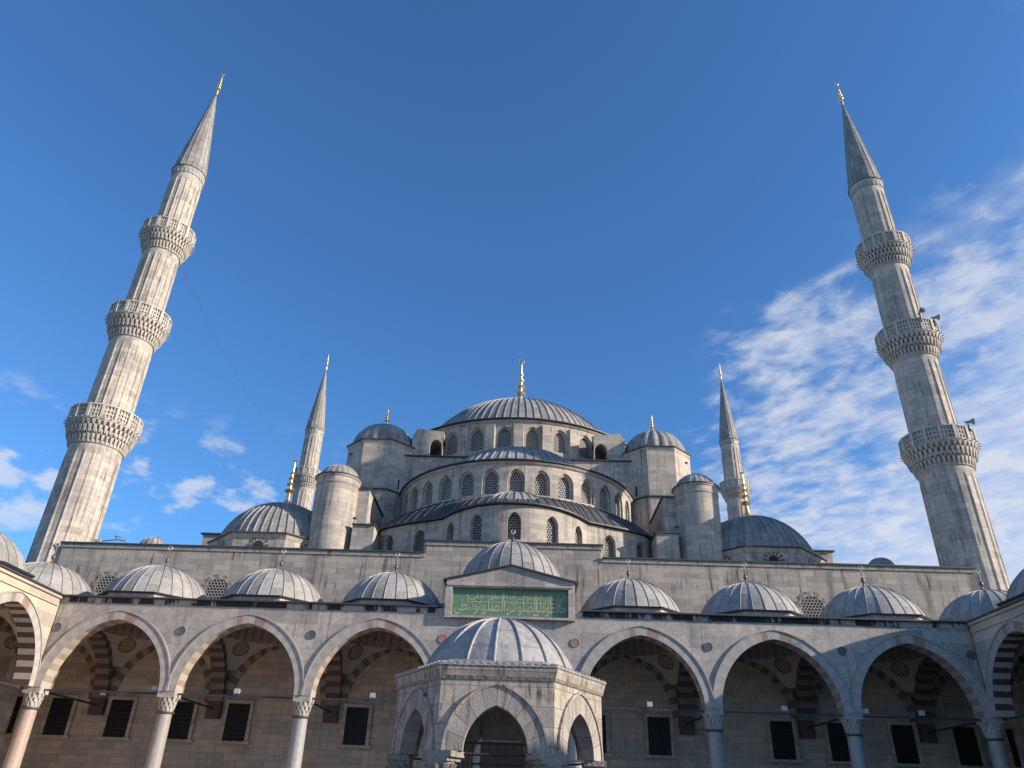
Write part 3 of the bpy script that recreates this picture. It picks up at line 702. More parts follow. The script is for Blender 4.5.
# central portal in the shade of the portico
b = nb('carved_marble'); b.box(-2.9, -1.9, -.25, 0, .45, 9.4); b.box(1.9, 2.9, -.25, 0, .45, 9.4); b.box(-1.9, 1.9, -.25, 0, 8.6, 9.4)
opening_wall(b, -1.9, 1.9, 3.2, 8.6, [(0, 1.5, 3.2, 5.4, 2.4)], thick=.2, f=lambda x, y, z: (x, y-.2, z)); po = b.build('portal', hall)
b = nb('wood'); b.box(-1.45, 1.45, -.06, -.01, .45, 5.0); b.build('door', po)
b = nb('fan_brick'); b.box(-1.45, 1.45, -.08, -.01, 5.1, 5.9); b.build('panel', po)

# --- drums with windows
def drum(cx, cy, R, z0, z1, angs, a, zs, zp, h, t0, t1, reveal=.42, mat='dome_limestone', outer=.17, eave=.38, name='drum'):
    """cylindrical wall; angles measured from -Y, positive to +X"""
    b = nb(mat); f = lambda x, y, z: (cx+(R-y)*sin(x/R), H(cy)-(R-y)*cos(x/R), z)
    # stepped niche: outer recess then the window opening
    opening_wall(b, t0*R, t1*R, z0, z1, [(t*R, a+outer, zs-.02, zp, h+outer) for t in angs], reveal=.16, f=f, step=.8, mat=mat)
    f2 = lambda x, y, z: f(x, y+.16, z)
    for t in angs:
        opening_wall(b, t*R-a-outer, t*R+a+outer, zs-.02, zp+h+outer+.02, [(t*R, a, zs, zp, h)], reveal=reveal-.16, f=f2, step=.8, mat=mat, cap=False)
    o = b.build(name, hall)
    wp = nb('plaster_lattice'); window_panel(wp, a+.02, zs, zp, h+.02, 'plaster_lattice'); first = None
    for t in angs:
        loc = (cx+(R-reveal+.02)*sin(t), H(cy)-(R-reveal+.02)*cos(t), 0)
        if first is None: first = wp.build('window', hall, loc=loc); first.rotation_euler = (0, 0, t)
        else: q = first.copy(); COL.objects.link(q); q.location = loc; q.rotation_euler = (0, 0, t)
    e = nb('eave_lead'); th = [t0+(t1-t0)*i/72-pi/2 for i in range(73)]
    e.lathe_th([(R-.3, z1+.01), (R+eave, z1+.02), (R+eave, z1+.11), (R-.3, z1+.16)], th, (cx, H(cy))); e.build('eave', hall, smooth=30)
    m = nb(mat); m.lathe_th([(R-.1, z1-.30), (R+.12, z1-.22), (R+.2, z1-.05), (R-.1, z1)], th, (cx, H(cy))); m.build('cornice', hall, smooth=50)
    return o
DG = pi/180
CY, RM = 75., 13.05
drum(0, CY, RM, 28.6, 33.2, [(5.8+11.6*k)*DG for k in range(-8, 8)], .60, 30.25, 31.55, .85, -112*DG, 112*DG, name='main_drum')
b = nb('dome_limestone'); b.lathe_th([(RM-.4, 28.6), (RM-.4, 33.2)], [pi/2-68*DG+136*DG*i/30 for i in range(31)], (0, H(CY))); b.build('rear_drum', hall)
for k in range(-8, 9):                                        # shallow pilasters between the drum windows
    t = 11.6*k*DG; c, s_ = cos(t), sin(t); b = nb('dome_limestone')
    P = [(-.5, .0), (.5, .0), (.44, -.26), (-.44, -.26)]
    b.prism([((RM-.04)*s_+x*c-(y)*s_*1., H(CY)-(RM-.04)*c+x*s_+y*c) for x, y in P], 29.2, 32.7)
    b.build('pilaster', hall)
md = nb('grey_lead'); dome(md, 11.1, 33.85, 7.1, 88, .05, .085, n=22)
md.lathe([(RM+.3, 33.36), (11.05, 33.86)], 72, mat='grey_lead')
md = md.build('main_dome', hall, smooth=28, loc=(0, H(CY), 0))
finial(md, (0, 0, 40.9), 7.4, w=.8)

# --- front semi-dome: drum, roof
SY, RS = 63., 10.1
drum(0, SY, RS, 20.6, 25.0, [11.15*k*DG for k in range(-7, 8)], .50, 22.35, 23.5, .72, -100*DG, 100*DG, name='semi_dome_drum', eave=.32)
sd_ = nb('grey_lead'); dome(sd_, 7.7, 25.75, 4.25, 60, .05, .08, c=(0, 0), n=14); sd_.lathe([(RS+.1, 25.14), (7.65, 25.76)], 60, mat='grey_lead')
sd_.build('semi_dome', hall, smooth=28, loc=(0, H(SY), 0))

# --- lowest tier: the undulating exedra wall
half = [(0, 48.95), (.95, 49.0), (1.95, 49.3), (3.05, 49.85), (4.35, 51.1), (5.3, 52.5), (6.7, 53.2), (8.6, 54.1), (10.5, 55.5), (11.1, 58.), (11.2, 61.)]
def smooth_poly(P, it=2):
    for _ in range(it):
        Q = [P[0]]
        for a, c in zip(P, P[1:]): Q += [(a[0]*.75+c[0]*.25, a[1]*.75+c[1]*.25), (a[0]*.25+c[0]*.75, a[1]*.25+c[1]*.75)]
        P = Q+[P[-1]]
    return P
core = [(-x, y) for x, y in half[::-1]]+half[1:]
# keep the re-entrant corners at +-5.3 crisp: smooth the three lobes separately
i0 = [i for i, p in enumerate(core) if abs(p[0]+5.3) < 1e-6][0]; i1 = [i for i, p in enumerate(core) if abs(p[0]-5.3) < 1e-6][0]
rim = smooth_poly(core[:i0+1])+smooth_poly(core[i0:i1+1])[1:]+smooth_poly(core[i1:])[1:]
rim = [p for i, p in enumerate(rim) if i == 0 or hypot(p[0]-rim[i-1][0], p[1]-rim[i-1][1]) > 1e-5]
acc = [0.]
for a, c in zip(rim, rim[1:]): acc.append(acc[-1]+hypot(c[0]-a[0], c[1]-a[1]))
LT = acc[-1]
def on_rim(s, off=0.):
    s = max(0, min(LT-1e-6, s)); i = 0
    while acc[i+1] < s: i += 1
    k = (s-acc[i])/(acc[i+1]-acc[i]); a, c = rim[i], rim[i+1]
    def tn(j):
        j0, j1 = max(0, j-1), min(len(rim)-1, j+1); d = Vector((rim[j1][0]-rim[j0][0], rim[j1][1]-rim[j0][1])); d.normalize(); return d
    d = tn(i)*(1-k)+tn(i+1)*k; d.normalize()
    return (a[0]+(c[0]-a[0])*k-d.y*off*1., a[1]+(c[1]-a[1])*k+d.x*off)
def s_at_x(x): return min((abs(on_rim(LT*i/2000)[0]-x)+(0 if 0.03 < i/2000 < .97 else 9), LT*i/2000) for i in range(2001))[1]
ZX = 20.0
fe = lambda x, y, z: (on_rim(x, y)[0], H(on_rim(x, y)[1]), z)
WX = [-9.55, -7.05, -4.62, -2.68, 0., 2.68, 4.62, 7.05, 9.55]; wa_ = .40
b = nb('dome_limestone'); opening_wall(b, 0, LT, 15.5, ZX-.04, [(s_at_x(x), wa_+.07, 17.5, 18.80, .66) for x in WX], reveal=.38, f=fe, step=.35)
b.build('exedra_wall', hall)
wp = nb('fine_lattice'); window_panel(wp, wa_+.09, 17.45, 18.80, .68, 'fine_lattice'); first = None
for x in WX:
    s_ = s_at_x(x); p = on_rim(s_, .35); q0, q1 = on_rim(s_-.3), on_rim(s_+.3); rz = atan2(q1[1]-q0[1], q1[0]-q0[0])
    if first is None: first = wp.build('window', hall, loc=(p[0], H(p[1]), 0)); first.rotation_euler = (0, 0, rz)
    else: q = first.copy(); COL.objects.link(q); q.location = (p[0], H(p[1]), 0); q.rotation_euler = (0, 0, rz)
b = nb('eave_lead'); NR = 150
for i in range(NR):
    s0, s1 = LT*i/NR, LT*(i+1)/NR
    A = [fe(s0, -.3, ZX), fe(s1, -.3, ZX), fe(s1, .3, ZX+.03), fe(s0, .3, ZX+.03)]; B = [(x, y, z+.1) for x, y, z in A]
    b.face(A); b.face(B); b.face([A[0], A[1], B[1], B[0]])
b.build('eave', hall, solid=False)
b = nb('dark_lead'); roofpts = []
for i in range(NR+1):
    s_ = LT*i/NR; x, y = on_rim(s_, -.22); t = max(-96*DG, min(96*DG, atan2(x, SY-y)*1.0)); roofpts.append(((x, H(y), ZX+.11), ((RS+.0)*sin(t), H(SY)-(RS+.0)*cos(t), 22.15)))
for i in range(NR):
    (a, c), (a2, c2) = roofpts[i], roofpts[i+1]
    M1 = [tuple(a[k]*.5+c[k]*.5+(0, 0, .22)[k] for k in range(3)), tuple(a2[k]*.5+c2[k]*.5+(0, 0, .22)[k] for k in range(3))]
    b.face([a, a2, M1[1], M1[0]], None, [(i*.4, 0), (i*.4+.4, 0), (i*.4+.4, 1.5), (i*.4, 1.5)]); b.face([M1[0], M1[1], c2, c], None, [(i*.4, 1.5), (i*.4+.4, 1.5), (i*.4+.4, 3), (i*.4, 3)])
    if i % 3 == 1: b.tube([(a[0], a[1], a[2]+.01), (M1[0][0], M1[0][1], M1[0][2]+.01), (c[0], c[1], c[2]+.01)], .055, 4)
b.build('exedra_roof', hall, solid=False)
b = nb('grey_lead'); dome(b, 3.5, 20.12, 2.0, 32, .04, .06, n=10); b.build('exedra_dome', hall, smooth=28, loc=(0, H(52.75), 0))

# --- central square block with ledge, flying buttresses
b = nb('dome_limestone'); b.box(-15, 15, H(61.45), H(88.5), 15.8, 28.95); b.build('central_block', hall)
b = nb('eave_lead'); b.box(-15.2, 15.2, H(61.25), H(88.7), 28.96, 29.06); b.build('eave', hall)
for s_ in (-1, 1):
    b = nb('dome_limestone'); f = lambda x, y, z: (x, H(61.9)+y, z)
    xs = sorted((s_*9.75, s_*6.9)); c = s_*7.55
    opening_wall(b, xs[0], xs[1], 29.05, 31.3, [(c, .55, 29.06, 30.3, .62)], thick=5.2, f=f)
    P = [(s_*9.75, 31.3), (s_*6.9, 31.3), (s_*6.9, 31.75), (s_*9.35, 32.0)]
    A = [(x, H(61.9), z) for x, z in P]; B = [(x, H(67.1), z) for x, z in P]
    b.face(A); b.face(B)
    for i in range(4): b.face([A[i], A[(i+1) % 4], B[(i+1) % 4], B[i]])
    b.build('flying_buttress', hall)
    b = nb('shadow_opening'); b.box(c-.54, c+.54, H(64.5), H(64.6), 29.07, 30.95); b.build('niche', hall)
    b = nb('dome_limestone')                                  # the pair at the sides of the drum
    b.box(min(s_*12.4, s_*14.6), max(s_*12.4, s_*14.6), H(69), H(71.2), 29.05, 31.8); b.box(min(s_*9.9, s_*11.7), max(s_*9.9, s_*11.7), H(64.3), H(66.4), 29.06, 31.2); b.build('flying_buttress', hall)

# --- weight towers
def tower(cx, cy, fin=True):
    b = nb('dome_limestone'); b.ngon(8, 2.95, 25.35, 29.9); 
    o = b.build('weight_tower', hall, loc=(cx, H(cy), 0))
    c_ = nb('dome_limestone'); c_.ngon(8, 3.1, 15.8, 25.15); c_.build('tower_base', o)
    e = nb('eave_lead'); e.ngon(8, 3.25, 25.17, 25.27, r1=3.23); e.ngon(8, 3.10, 25.27, 25.35, r1=2.97); e.build('ledge', o); e = nb('eave_lead'); e.ngon(8, 3.15, 29.92, 30.02, r1=3.13); e.build('eave', o)
    k = nb('dome_limestone'); k.ngon(8, 2.97, 29.6, 29.91, r1=3.06); k.build('cornice', o)
    d = nb('dark_lead' if cx > 99 else 'grey_lead'); dome(d, 2.75, 30.05, 2.6, 20, .05, .03, n=12, lobes=.20); dd = d.build('tower_dome', o, smooth=40)
    finial(dd, (0, 0, 32.6), 2.3, w=1.15)
    return o
TL = tower(-12.55, 63.1); dup(TL, hall, (12.6, H(63.1), 0)); dup(TL, hall, (-12.7, H(86.9), 0)); dup(TL, hall, (12.7, H(86.9), 0))
for s_ in (-1, 1):
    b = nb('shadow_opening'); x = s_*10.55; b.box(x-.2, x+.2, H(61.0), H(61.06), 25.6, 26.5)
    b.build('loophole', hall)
# sloping buttress walls and blocks in front of the towers
for s_ in (-1, 1):
    def xr(a, c): return sorted((s_*a, s_*c))
    b = nb('dome_limestone'); x0, x1 = xr(11.3, 13.6); b.box(x0, x1, H(54.0), H(60.6), 15.8, 22.75); b.build('stepped_buttress', hall)
    b = nb('eave_lead'); x0, x1 = xr(11.18, 13.7); b.box(x0, x1, H(53.88), H(60.6), 22.76, 22.85); b.build('buttress_coping', hall)
    b = nb('dome_limestone'); x0, x1 = xr(10.4, 12.0); b.box(x0, x1, H(53.0), H(55.4), 15.8, 19.55); x0, x1 = xr(12.05, 13.4); b.box(x0, x1, H(53.8), H(58.5), 15.8, 20.3); x0, x1 = xr(14.2, 18.5); b.box(x0, x1, H(58.8), H(66), 15.8, 22.5)
    b.build('lower_block', hall)
    b = nb('eave_lead'); x0, x1 = xr(10.3, 12.04); b.box(x0, x1, H(52.85), H(55.4), 19.56, 19.65); x0, x1 = xr(12.0, 13.5); b.box(x0, x1, H(53.65), H(58.5), 20.31, 20.4); x0, x1 = xr(14.1, 18.6); b.box(x0, x1, H(58.7), H(66), 22.51, 22.6)
    b.build('block_coping', hall)
# --- round turrets
def turret(cx):
    b = nb('dome_limestone'); b.lathe([(1.58, 15.8), (1.63, 22.7), (1.68, 22.75), (1.68, 22.85), (1.64, 22.9), (1.66, 23.2), (1.75, 23.3), (1.75, 23.38)], 40)
    o = b.build('turret', hall, smooth=35, loc=(cx, H(54.), 0))
    e = nb('eave_lead'); e.lathe([(1.5, 23.39), (1.82, 23.40), (1.82, 23.47), (1.5, 23.5)], 40); e.build('eave', o, smooth=30)
    d = nb('pale_lead'); dome(d, 1.55, 23.5, 1.15, 20, .035, .03, n=10, lobes=.07); d.build('turret_dome', o, smooth=35)
    return o
T0 = turret(-13.8); dup(T0, hall, (13.85, H(54.), 0))
# --- corner domes on octagonal drums with fan-shaped window heads
def corner(cx, cy):
    b = nb('dome_limestone'); ap = 4.55; b.ngon(8, ap, 15.8, 18.32)
    o = b.build('corner_drum', hall, loc=(cx, H(cy), 0))
    k = nb('dome_limestone'); k.ngon(8, ap+.02, 18.0, 18.33, r1=ap+.18); k.build('cornice', o)
    e = nb('eave_lead'); e.ngon(8, ap+.3, 18.34, 18.44, r1=ap+.26); e.build('eave', o)
    d = nb('grey_lead'); dome(d, 4.5, 18.44, 3.65, 48, .06, .08, n=16); dd = d.build('corner_dome', o, smooth=28)
    finial(dd, (0, 0, 22.0), 4.6, w=.95)
    for q in (-2, -1, 0, 1, 2):
        t = q*pi/4; f = lambda x, y, z, t=t: ((ap-y)*sin(t)+x*cos(t), -(ap-y)*cos(t)+x*sin(t), z)
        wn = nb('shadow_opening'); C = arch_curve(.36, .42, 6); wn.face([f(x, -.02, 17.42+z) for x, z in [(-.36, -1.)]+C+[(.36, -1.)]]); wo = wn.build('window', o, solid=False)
        fr = nb()
        for i in range(13):
            a0_, a1_ = pi*i/13, pi*(i+1)/13; dark_ = i % 2 == 0; r1_ = .78 if dark_ else .58
            P = [(r*cos(a_), r*sin(a_)) for r, a_ in ((.40, a0_), (r1_, a0_), (r1_, a1_), (.40, a1_))]
            fr.face([f(x, -.035, 17.42+z) for x, z in P], 'fan_brick' if dark_ else 'dome_limestone')
            fr.face([f(x, -.001, 17.42+z) for x, z in P], 'dome_limestone')
        fr.build('fan_voussoirs', wo, solid=False)
    return o
C0 = corner(-18.35, 56.5); dup(C0, hall, (18.4, H(56.5), 0)); dup(C0, hall, (-18.35, H(93.5), 0)); dup(C0, hall, (18.4, H(93.5), 0))
for s_ in (-1, 1):
    b = nb('dome_limestone'); b.box(min(s_*20, s_*26.0), max(s_*20, s_*26.0), H(60), H(70), 15.81, 20.75); b.build('corner_block', hall)
    b = nb('eave_lead'); b.box(min(s_*19.9, s_*26.2), max(s_*19.9, s_*26.2), H(59.8), H(70.2), 20.76, 20.86); b.build('block_coping', hall)
    # tiny stair dome behind the parapet
    b = nb('dome_limestone'); b.lathe([(.85, 15.8), (.85, 16.75), (.95, 16.8), (.95, 16.86), (0, 16.9)], 24); so = b.build('stair_turret', hall, smooth=35, loc=(s_*25.5, H(51.2), 0))
    d = nb('grey_lead'); dome(d, .92, 16.88, .72, 16, .03, .03, n=8); d.build('stair_dome', so, smooth=30)
# side semi-domes glimpsed past the central block
for s_ in (-1, 1):
    b = nb('dome_limestone'); b.lathe([(10.1, 15.8), (10.1, 24.6), (10.3, 24.8), (9.5, 24.9)], 48, c=(s_*12, H(75))); b.build('side_drum', hall, smooth=30)
    d = nb('grey_lead'); dome(d, 10.1, 24.9, 3.9, 48, .07, .08, n=10); d.build('side_semi_dome', hall, smooth=28, loc=(s_*12, H(75), 0))

LP = side_portico(-1, 'sunlit side arcade at the left edge of the courtyard with pale domes and striped arches')
RP = side_portico(1, 'shaded side arcade at the right edge of the courtyard with lead domes')

# ------------------------------------------------------------------ minarets
def minaret_sections(zs):
    return zs
def minaret(name_label, loc, group):
    m = thing('minaret', name_label, 'minaret', loc, group=group)
    NF = 18
    def fluted(z0, z1, r0, r1, hood=True):
        b = nb('minaret_stone'); th = []; off = []; g_ = 2*pi/NF
        for i in range(NF):
            for q, o_ in ((0, .035), (.05, .035), (.08, .0), (.14, .0), (.17, -.035), (.5, -.03), (.86, -.035), (.89, .0), (.95, .0)): th.append((i+q)*g_); off.append(o_)
        th.append(2*pi); off.append(0.)
        def rad(z): return r0+(r1-r0)*(z-z0)/(z1-z0)
        zz = [z0, z0+.35, z0+.42]+[z0+.42+(z1-.9-z0-.42)*i/5 for i in range(1, 6)]+[z1-.62, z1-.45, z1]
        def rf(r, z, t, i, j):
            k = 1.
            if i < 2: k = 0.
            if i == len(zz)-1 or i == len(zz)-2: k = 0
            if i == len(zz)-3: k = 1. if abs((j % 9)-5) < 2 else .0
            return r+off[j]*k, z
        b.lathe_th([(rad(z), z) for z in zz], th, (0, 0), None, rf)
        return b.build('shaft', m, smooth=25)
    def balcony(zt, rs, R):
        """zt top of the parapet, rs shaft radius, R outer radius"""
        b = nb('corbel_stone'); h = 1.35; zt += .2; zb = zt-1.15
        b.lathe([(rs, zb-h-.35), (rs+.10, zb-h-.3), (rs+.10, zb-h-.12), (rs+.02, zb-h-.05), (rs+.05, zb-h), (rs+(R-rs)*.10, zb-h*.7), (rs+(R-rs)*.34, zb-h*.4), (rs+(R-rs)*.66, zb-.2), (rs+(R-rs)*.8, zb-.12), (R, zb-.1), (R, zb), (rs, zb)], 40)
        N = 40
        for tier in range(4):
            f0 = (tier+.15)/4; r = rs+(R-rs)*(.2+.78*(tier+1)/4); z1_ = zb-.1-h*(3-tier)/4*.92; hh = h*(.42 if tier % 2 == 0 else .27)
            ri = rs+(R-rs)*(.78*tier/4)
            for i in range(N):
                t = 2*pi*(i+.5*(tier % 2))/N; c, s_ = cos(t), sin(t); q = r*pi/N*.56
                P = lambda rr, tt, z_: (rr*c-tt*s_, rr*s_+tt*c, z_)
                A = [P(ri-.05, -q, z1_), P(ri-.05, q, z1_), P(r, q, z1_), P(r, -q, z1_)]
                Bm = [P(ri-.05, -q, z1_-hh*.35), P(ri-.05, q, z1_-hh*.35), P(r-.02, q, z1_-hh*.35), P(r-.02, -q, z1_-hh*.35)]
                B = [P(ri-.02, -q*.3, z1_-hh), P(ri-.02, q*.3, z1_-hh), P(r-.12, q*.3, z1_-hh), P(r-.12, -q*.3, z1_-hh)]
                for X_, Y_ in ((A, Bm), (Bm, B)):
                    for a_ in range(4): b.face([Y_[a_], Y_[(a_+1) % 4], X_[(a_+1) % 4], X_[a_]])
                b.face(A); b.face(B[::-1])
        o = b.build('balcony', m)
        p = nb('carved_marble'); NP = 16; Rp = R-.02
        p.lathe([(Rp-.10, zb+.05), (Rp-.10, zt-.06)], 48)
        p.lathe([(Rp+.05, zb-.02), (Rp+.07, zb+.12), (Rp-.12, zb+.12)], 48); p.lathe([(Rp-.1, zt-.10), (Rp+.07, zt-.10), (Rp+.07, zt), (Rp-.1, zt), (Rp-.1, zt-.1)], 48)
        for i in range(NP):
            t = 2*pi*i/NP
            def blk(ta, tb, za, zb_, ra, rb):
                P = [(ra*cos(ta), ra*sin(ta)), (rb*cos(ta), rb*sin(ta)), (rb*cos(tb), rb*sin(tb)), (ra*cos(tb), ra*sin(tb))]; p.prism(P, za, zb_)
            w_ = .10/Rp; blk(t-w_, t+w_, zb+.1, zt+.02, Rp-.1, Rp+.09)
            g_ = 2*pi/NP
            for k in (1, 2, 3): blk(t+g_*k/4-.04/Rp, t+g_*k/4+.04/Rp, zb+.12, zt-.1, Rp-.06, Rp+.01)
            for k in (1, 2): z_ = zb+.12+(zt-.1-zb-.12)*k/3; blk(t+w_, t+g_/2, z_-.05, z_+.05, Rp-.05, Rp); blk(t+g_/2, t+g_-w_, z_-.05, z_+.05, Rp-.05, Rp)
        p.build('parapet', o)
        k_ = nb('speaker_grey')                                # small lamp bulbs on the parapet
        for i in range(32):
            t = 2*pi*(i+.5)/32; k_.tube([(Rp*cos(t), Rp*sin(t), zb+.03), ((Rp+.16)*cos(t), (Rp+.16)*sin(t), zb+.05), ((Rp+.22)*cos(t), (Rp+.22)*sin(t), zb+.08)], [.02, .05, .02], 5)
        k_.build('festoon_lamps', o)
    z1, z2, z3, zS = 26.16, 35.49, 44.45, 51.45
    b = nb('minaret_stone'); b.ngon(12, 2.35, -.3, 11.5); b.ngon(12, 2.35, 11.5, 14.0, r1=1.98); b.build('base', m)
    fluted(14.0, z1-2.6, 1.88, 1.80); balcony(z1, 1.80, 2.47)
    fluted(z1-1.1, z2-2.6, 1.66, 1.58); balcony(z2, 1.58, 2.28)
    fluted(z2-1.1, z3-2.6, 1.50, 1.44); balcony(z3, 1.44, 2.12)
    fluted(z3-1.1, zS-.75, 1.38, 1.33)
    b = nb('turquoise_tile'); b.lathe([(1.34, zS-.74), (1.37, zS-.72), (1.37, zS-.34), (1.34, zS-.33)], 40)
    for i in range(24):
        t = 2*pi*i/24; P = [(r*cos(t+d), r*sin(t+d)) for r, d in ((1.33, -.04), (1.40, -.04), (1.40, .04), (1.33, .04))]; b.prism(P, zS-.76, zS-.32, 'minaret_stone')
    b.build('tile_band', m, smooth=30)
    b = nb('minaret_stone'); b.lathe([(1.33, zS-.32), (1.42, zS-.2), (1.44, zS-.02), (1.3, zS)], 40); b.build('collar', m, smooth=35)
    sp = nb('grey_lead'); th, on, u = rib_angles(18, .03, R=1.5, sub=1)
    prof = [(1.50, zS-.0), (1.52, zS+.05), (1.40, zS+.12)]+[(1.38*(1-i/14)**.95+.06, zS+.12+(62.6-zS-.12)*i/14) for i in range(1, 15)]
    sp.lathe_th(prof, th, (0, 0), None, lambda r, z, t, i, j: (r+(.03 if on[j] else 0)*min(1, r), z), lambda j: u[j])
    so = sp.build('spire', m, smooth=22)
    finial(so, (0, 0, 62.4), 3.6, w=.72, flare=.35)
    return m
G4 = 'fluted minarets around the prayer hall'
M1_ = minaret('tall fluted sunlit minaret with three balconies, rising behind the left end of the front arcade', (-31.0, 49.96, 0), G4)
dup(M1_, None, (31.0, 49.96, 0), label='tall minaret mostly in shade against the clouds, loudspeakers on its balconies, right of the hall')
dup(M1_, None, (-31.9, 103.48, 0), label='distant smaller-looking minaret behind the left corner dome, upper balcony and spire showing')
dup(M1_, None, (31.9, 103.48, 0), label='distant smaller-looking minaret behind the right corner dome and its gold finial')

# ------------------------------------------------------------------ fountain kiosk
KY = 20.0
kio = thing('fountain_kiosk', 'six-sided carved marble fountain kiosk with a ribbed lead dome in the middle of the courtyard', 'kiosk', (.09, KY, 0))
AP = 2.2; SIDE = AP*2/sqrt(3)
b = nb('kiosk_marble')
def hexf(q):
    t = q*pi/3
    return lambda x, y, z: ((AP-y)*sin(t)+x*cos(t), -(AP-y)*cos(t)+x*sin(t), z)
first = None
for q in range(6):
    f = hexf(q)
    wl = nb('kiosk_marble'); opening_wall(wl, -SIDE/2+.0, SIDE/2-.0, 2.66, 4.12, [(0, 1.08, 2.66, 2.66, 1.36)], thick=.34, n=12, f=(lambda x, y, z, f=f: f(x*(1-y/AP), y, z)))
    if first is None:
        fw = wl.build('arch_wall', kio)
        rg = nb(); voussoirs(rg, 0, 2.66,   .705, .93, .41, -.03, .36, 5, lambda i, N: 'kiosk_carving' if i % 2 else 'kiosk_carving_dark', sub=22, joint='joint_mortar', f=f, molding=(.05, .035, 'kiosk_marble')); rg.build('arch', fw)
        first = fw
    else: dup(first, kio, rz=q*pi/3)
for q in range(6):
    t = (q+.5)*pi/3; R = AP/cos(pi/6)-.22; x, y = R*sin(t), -R*cos(t)
    b = nb('kiosk_marble'); b.lathe([(.19, 0.3), (.17, 2.15)], 16); o = b.build('column', kio, smooth=40, loc=(x, y, 0)); o.rotation_euler = (0, 0, t)
    c_ = nb('kiosk_marble'); c_.mat = 'soot_frieze'; c_.lathe([(.17, 2.12), (.20, 2.16), (.20, 2.2), (.30, 2.42), (.30, 2.46)], 16); c_.box(-.33, .33, -.26, .26, 2.46, 2.54); c_.box(-.42, .42, -.26, .26, 2.54, 2.655)
    for i in range(10):
        a_ = 2*pi*i/10; c_.tube([(.20*cos(a_), .20*sin(a_), 2.16), (.31*cos(a_), .31*sin(a_), 2.42)], [.03, .06], 4)
    c_.build('capital', o)
b = nb('kiosk_marble'); rot = pi/6*0
def hexring(b, r0, r1, z0, z1): b.ngon(6, r0, z0, z1, r1=r1, rot=pi/6)
ROT6 = 0
b = nb('soot_frieze'); hexring(b, AP+.03, AP+.06, 4.12, 4.19); b.build('frieze', kio)
b = nb('kiosk_marble'); hexring(b, AP+.045, AP+.08, 4.19, 4.31); hexring(b, AP+.085, AP+.10, 4.31, 4.40); b.build('cornice', kio)
b = nb('pale_lead'); hexring(b, AP+.12, AP+.115, 4.405, 4.45); b.ngon(6, AP+.10, 4.45, 4.60, r1=1.85, rot=pi/6)
for q in range(6):
    t = q*pi/3; c, s_ = cos(t), sin(t); L_ = (AP+.12)/sqrt(3)
    for i in range(15):
        x = -L_+2*L_*(i+.5)/15; r = AP+.03; P = lambda xx, rr, z: (rr*s_+xx*c, -rr*c+xx*s_, z)
        b.tube([P(x, r-.1, 4.47), P(x, r+.09, 4.43)], .05, 6)
b.build('scalloped_eave', kio, smooth=40)
b = nb('kiosk_lead'); dome(b, 1.90, 4.56, 1.33, 18, .035, .045, n=16, skirt=.08, t0=.12, t1=2*pi+.12); b.build('dome', kio, smooth=28)
b = nb('kiosk_marble'); R6 = 1.15; b.ngon(6, R6, 0, 1.5, rot=pi/6); b.ngon(6, R6+.08, 1.5, 1.6, rot=pi/6); kb = b.build('basin', kio)
b = nb('iron')
for q in range(6):
    f = hexf(q)
    A, B = f(-SIDE/2+.2, .2, 2.62), f(SIDE/2-.2, .2, 2.62); b.tube([A, B], .025, 5)
b.build('tie_rod', kio)
b = nb('iron'); f = hexf(0)
for i in range(11):
    x = -1.0+2.0*i/10; b.box(x-.012, x+.012, -.012, .012, 1.6, 3.0)
b.box(-1.02, 1.02, -.02, .02, 2.95, 3.0); b.box(-1.02, 1.02, -.02, .02, 2.7, 2.74); b.build('grille', kio)
b = nb('kiosk_marble'); b.ngon(6, AP+.5, .003, .15, rot=pi/6); b.ngon(6, AP+.2, .15, .3, rot=pi/6); b.build('step', kio)

# ------------------------------------------------------------------ small things
def floodlight(x, y, z, rz, label, tilt=-25):
    t = thing('floodlight', label, 'floodlight', (x, y, z), rz, 'white floodlights on the portico tie rods')
    b = nb('floodlight_white'); b.box(-.12, .12, -.10, .08, .04, .23); b.box(-.145, .145, -.13, -.10, .02, .26); h = b.build('housing', t)
    b = nb('pale_metal'); b.box(-.12, .12, -.135, -.131, .05, .24); b.build('lens', h)
    b = nb('iron'); b.box(-.02, .02, -.02, .02, -.05, .06); b.build('bracket', t)
zt = 6.36
for x, y, rz, lab in [
    (-22.3, 44.0, .2, 'white floodlight inside the leftmost full arch, between its two dark windows'),
    (-18.35, D+.4, .5, 'small white floodlight on the rod just left of the second column from the left'),
    (-14.0, D+.4, 0, 'white floodlight on the tie rod under the middle of the second arch from the left'),
    (-6.95, D+.4, 0, 'white floodlight on the tie rod above the window just left of the kiosk'),
    (7.3, D+.4, 0, 'white floodlight on the tie rod in the shaded arch just right of the kiosk'),
    (14.15, D+.4, 0, 'white floodlight in the middle of the second shaded arch right of the kiosk'),
    (18.3, D+.4, -.4, 'small white floodlight just right of the shaded column second from the right'),
    (21.1, D+.4, 0, 'white floodlight in the middle of the rightmost full arch')]:
    floodlight(x, y, zt, rz, lab)
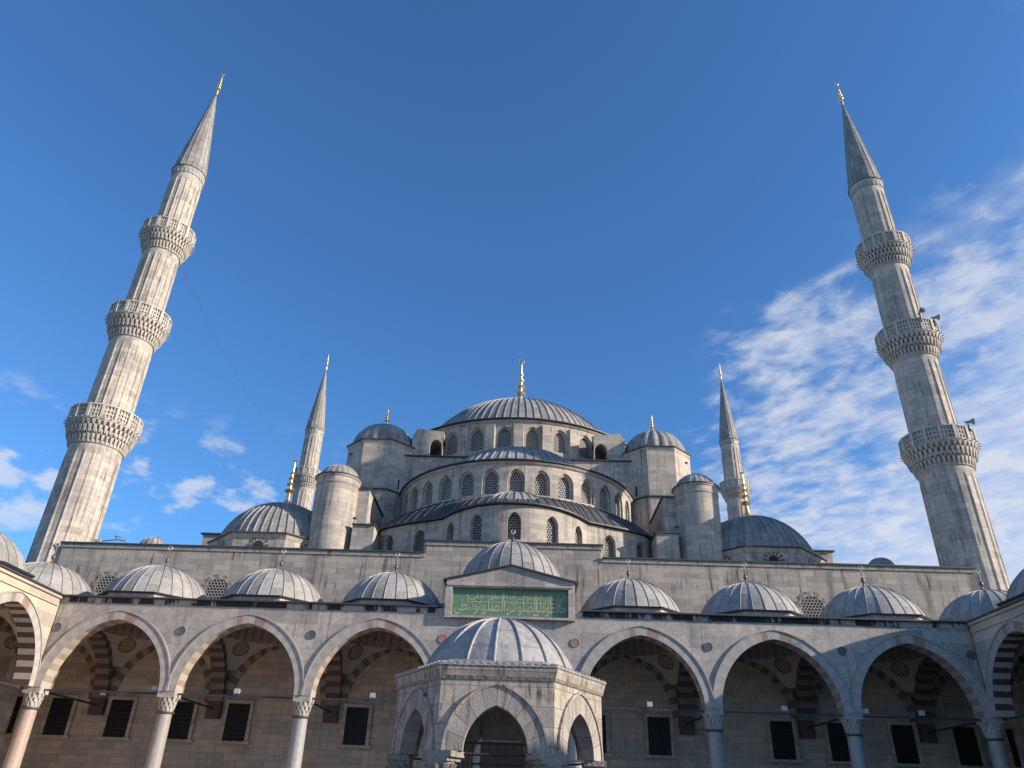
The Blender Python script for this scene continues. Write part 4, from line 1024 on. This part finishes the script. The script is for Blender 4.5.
def loudspeaker(x, y, z, rz, label):
    t = thing('loudspeaker', label, 'loudspeaker', (x, y, z), rz, 'horn loudspeakers on the right minaret')
    b = nb('speaker_grey'); n = 14; prof = [(.04, .24), (.07, .14), (.07, .07), (.08, 0), (.13, -.18), (.24, -.34), (.255, -.36), (.21, -.34), (.11, -.17), (.04, -.02)]
    for (r0, y0), (r1, y1) in zip(prof, prof[1:]):
        for i in range(n):
            a, c = 2*pi*i/n, 2*pi*(i+1)/n; b.face([(r0*cos(a), y0, .5+r0*sin(a)), (r0*cos(c), y0, .5+r0*sin(c)), (r1*cos(c), y1, .5+r1*sin(c)), (r1*cos(a), y1, .5+r1*sin(a))])
    b.build('horn', t, smooth=40)
    b = nb('iron'); b.box(-.03, .03, .02, .08, -.3, .45); b.build('bracket', t)
loudspeaker(31.0, 47.55, 35.55, radians(0), 'horn loudspeaker facing the courtyard on the middle balcony of the right minaret')
loudspeaker(32.3, 48.0, 35.45, radians(75), 'horn loudspeaker pointing right on the middle balcony of the right minaret')
loudspeaker(32.3, 47.75, 26.2, radians(75), 'horn loudspeaker on the lowest balcony of the right minaret')
# bracket lamp and lightning rods on the parapet, sagging cable
t = thing('bracket_lamp', 'bent metal bracket lamp on the wall coping beside the left minaret', 'lamp', (-26.9, YW+.3, 16.19))
b = nb('speaker_grey'); b.tube([(1.1, 0, 0), (.9, 0, .28), (.3, 0, .35), (-.9, 0, .22)], .05, 6); b.tube([(.3, 0, .35), (.0, 0, .62), (.5, 0, .5)], .05, 6); b.build('arm', t)
b = nb('pale_metal'); b.box(-1.2, -.75, -.14, .14, .12, .3); b.build('lamp_head', t)
b = nb('wire'); b.tube([(-23.9, YW+.4, 16.19), (-23.95, YW+.4, 16.85)], .03, 5); tag(b.build('lightning_rod'), 'thin lightning rod on the wall coping near the left minaret', 'lightning rod')
pts = []
A, B = Vector((-29.6, 48.2, 42.1)), Vector((-31.5, 101.3, 44.6))
for i in range(31):
    k = i/30; p = A.lerp(B, k); p.z -= 2.2*4*k*(1-k); pts.append(p)
b = nb('wire'); b.tube(pts, .013, 4); tag(b.build('cable'), 'thin cable sagging from the left minaret towards the far minaret', 'cable')
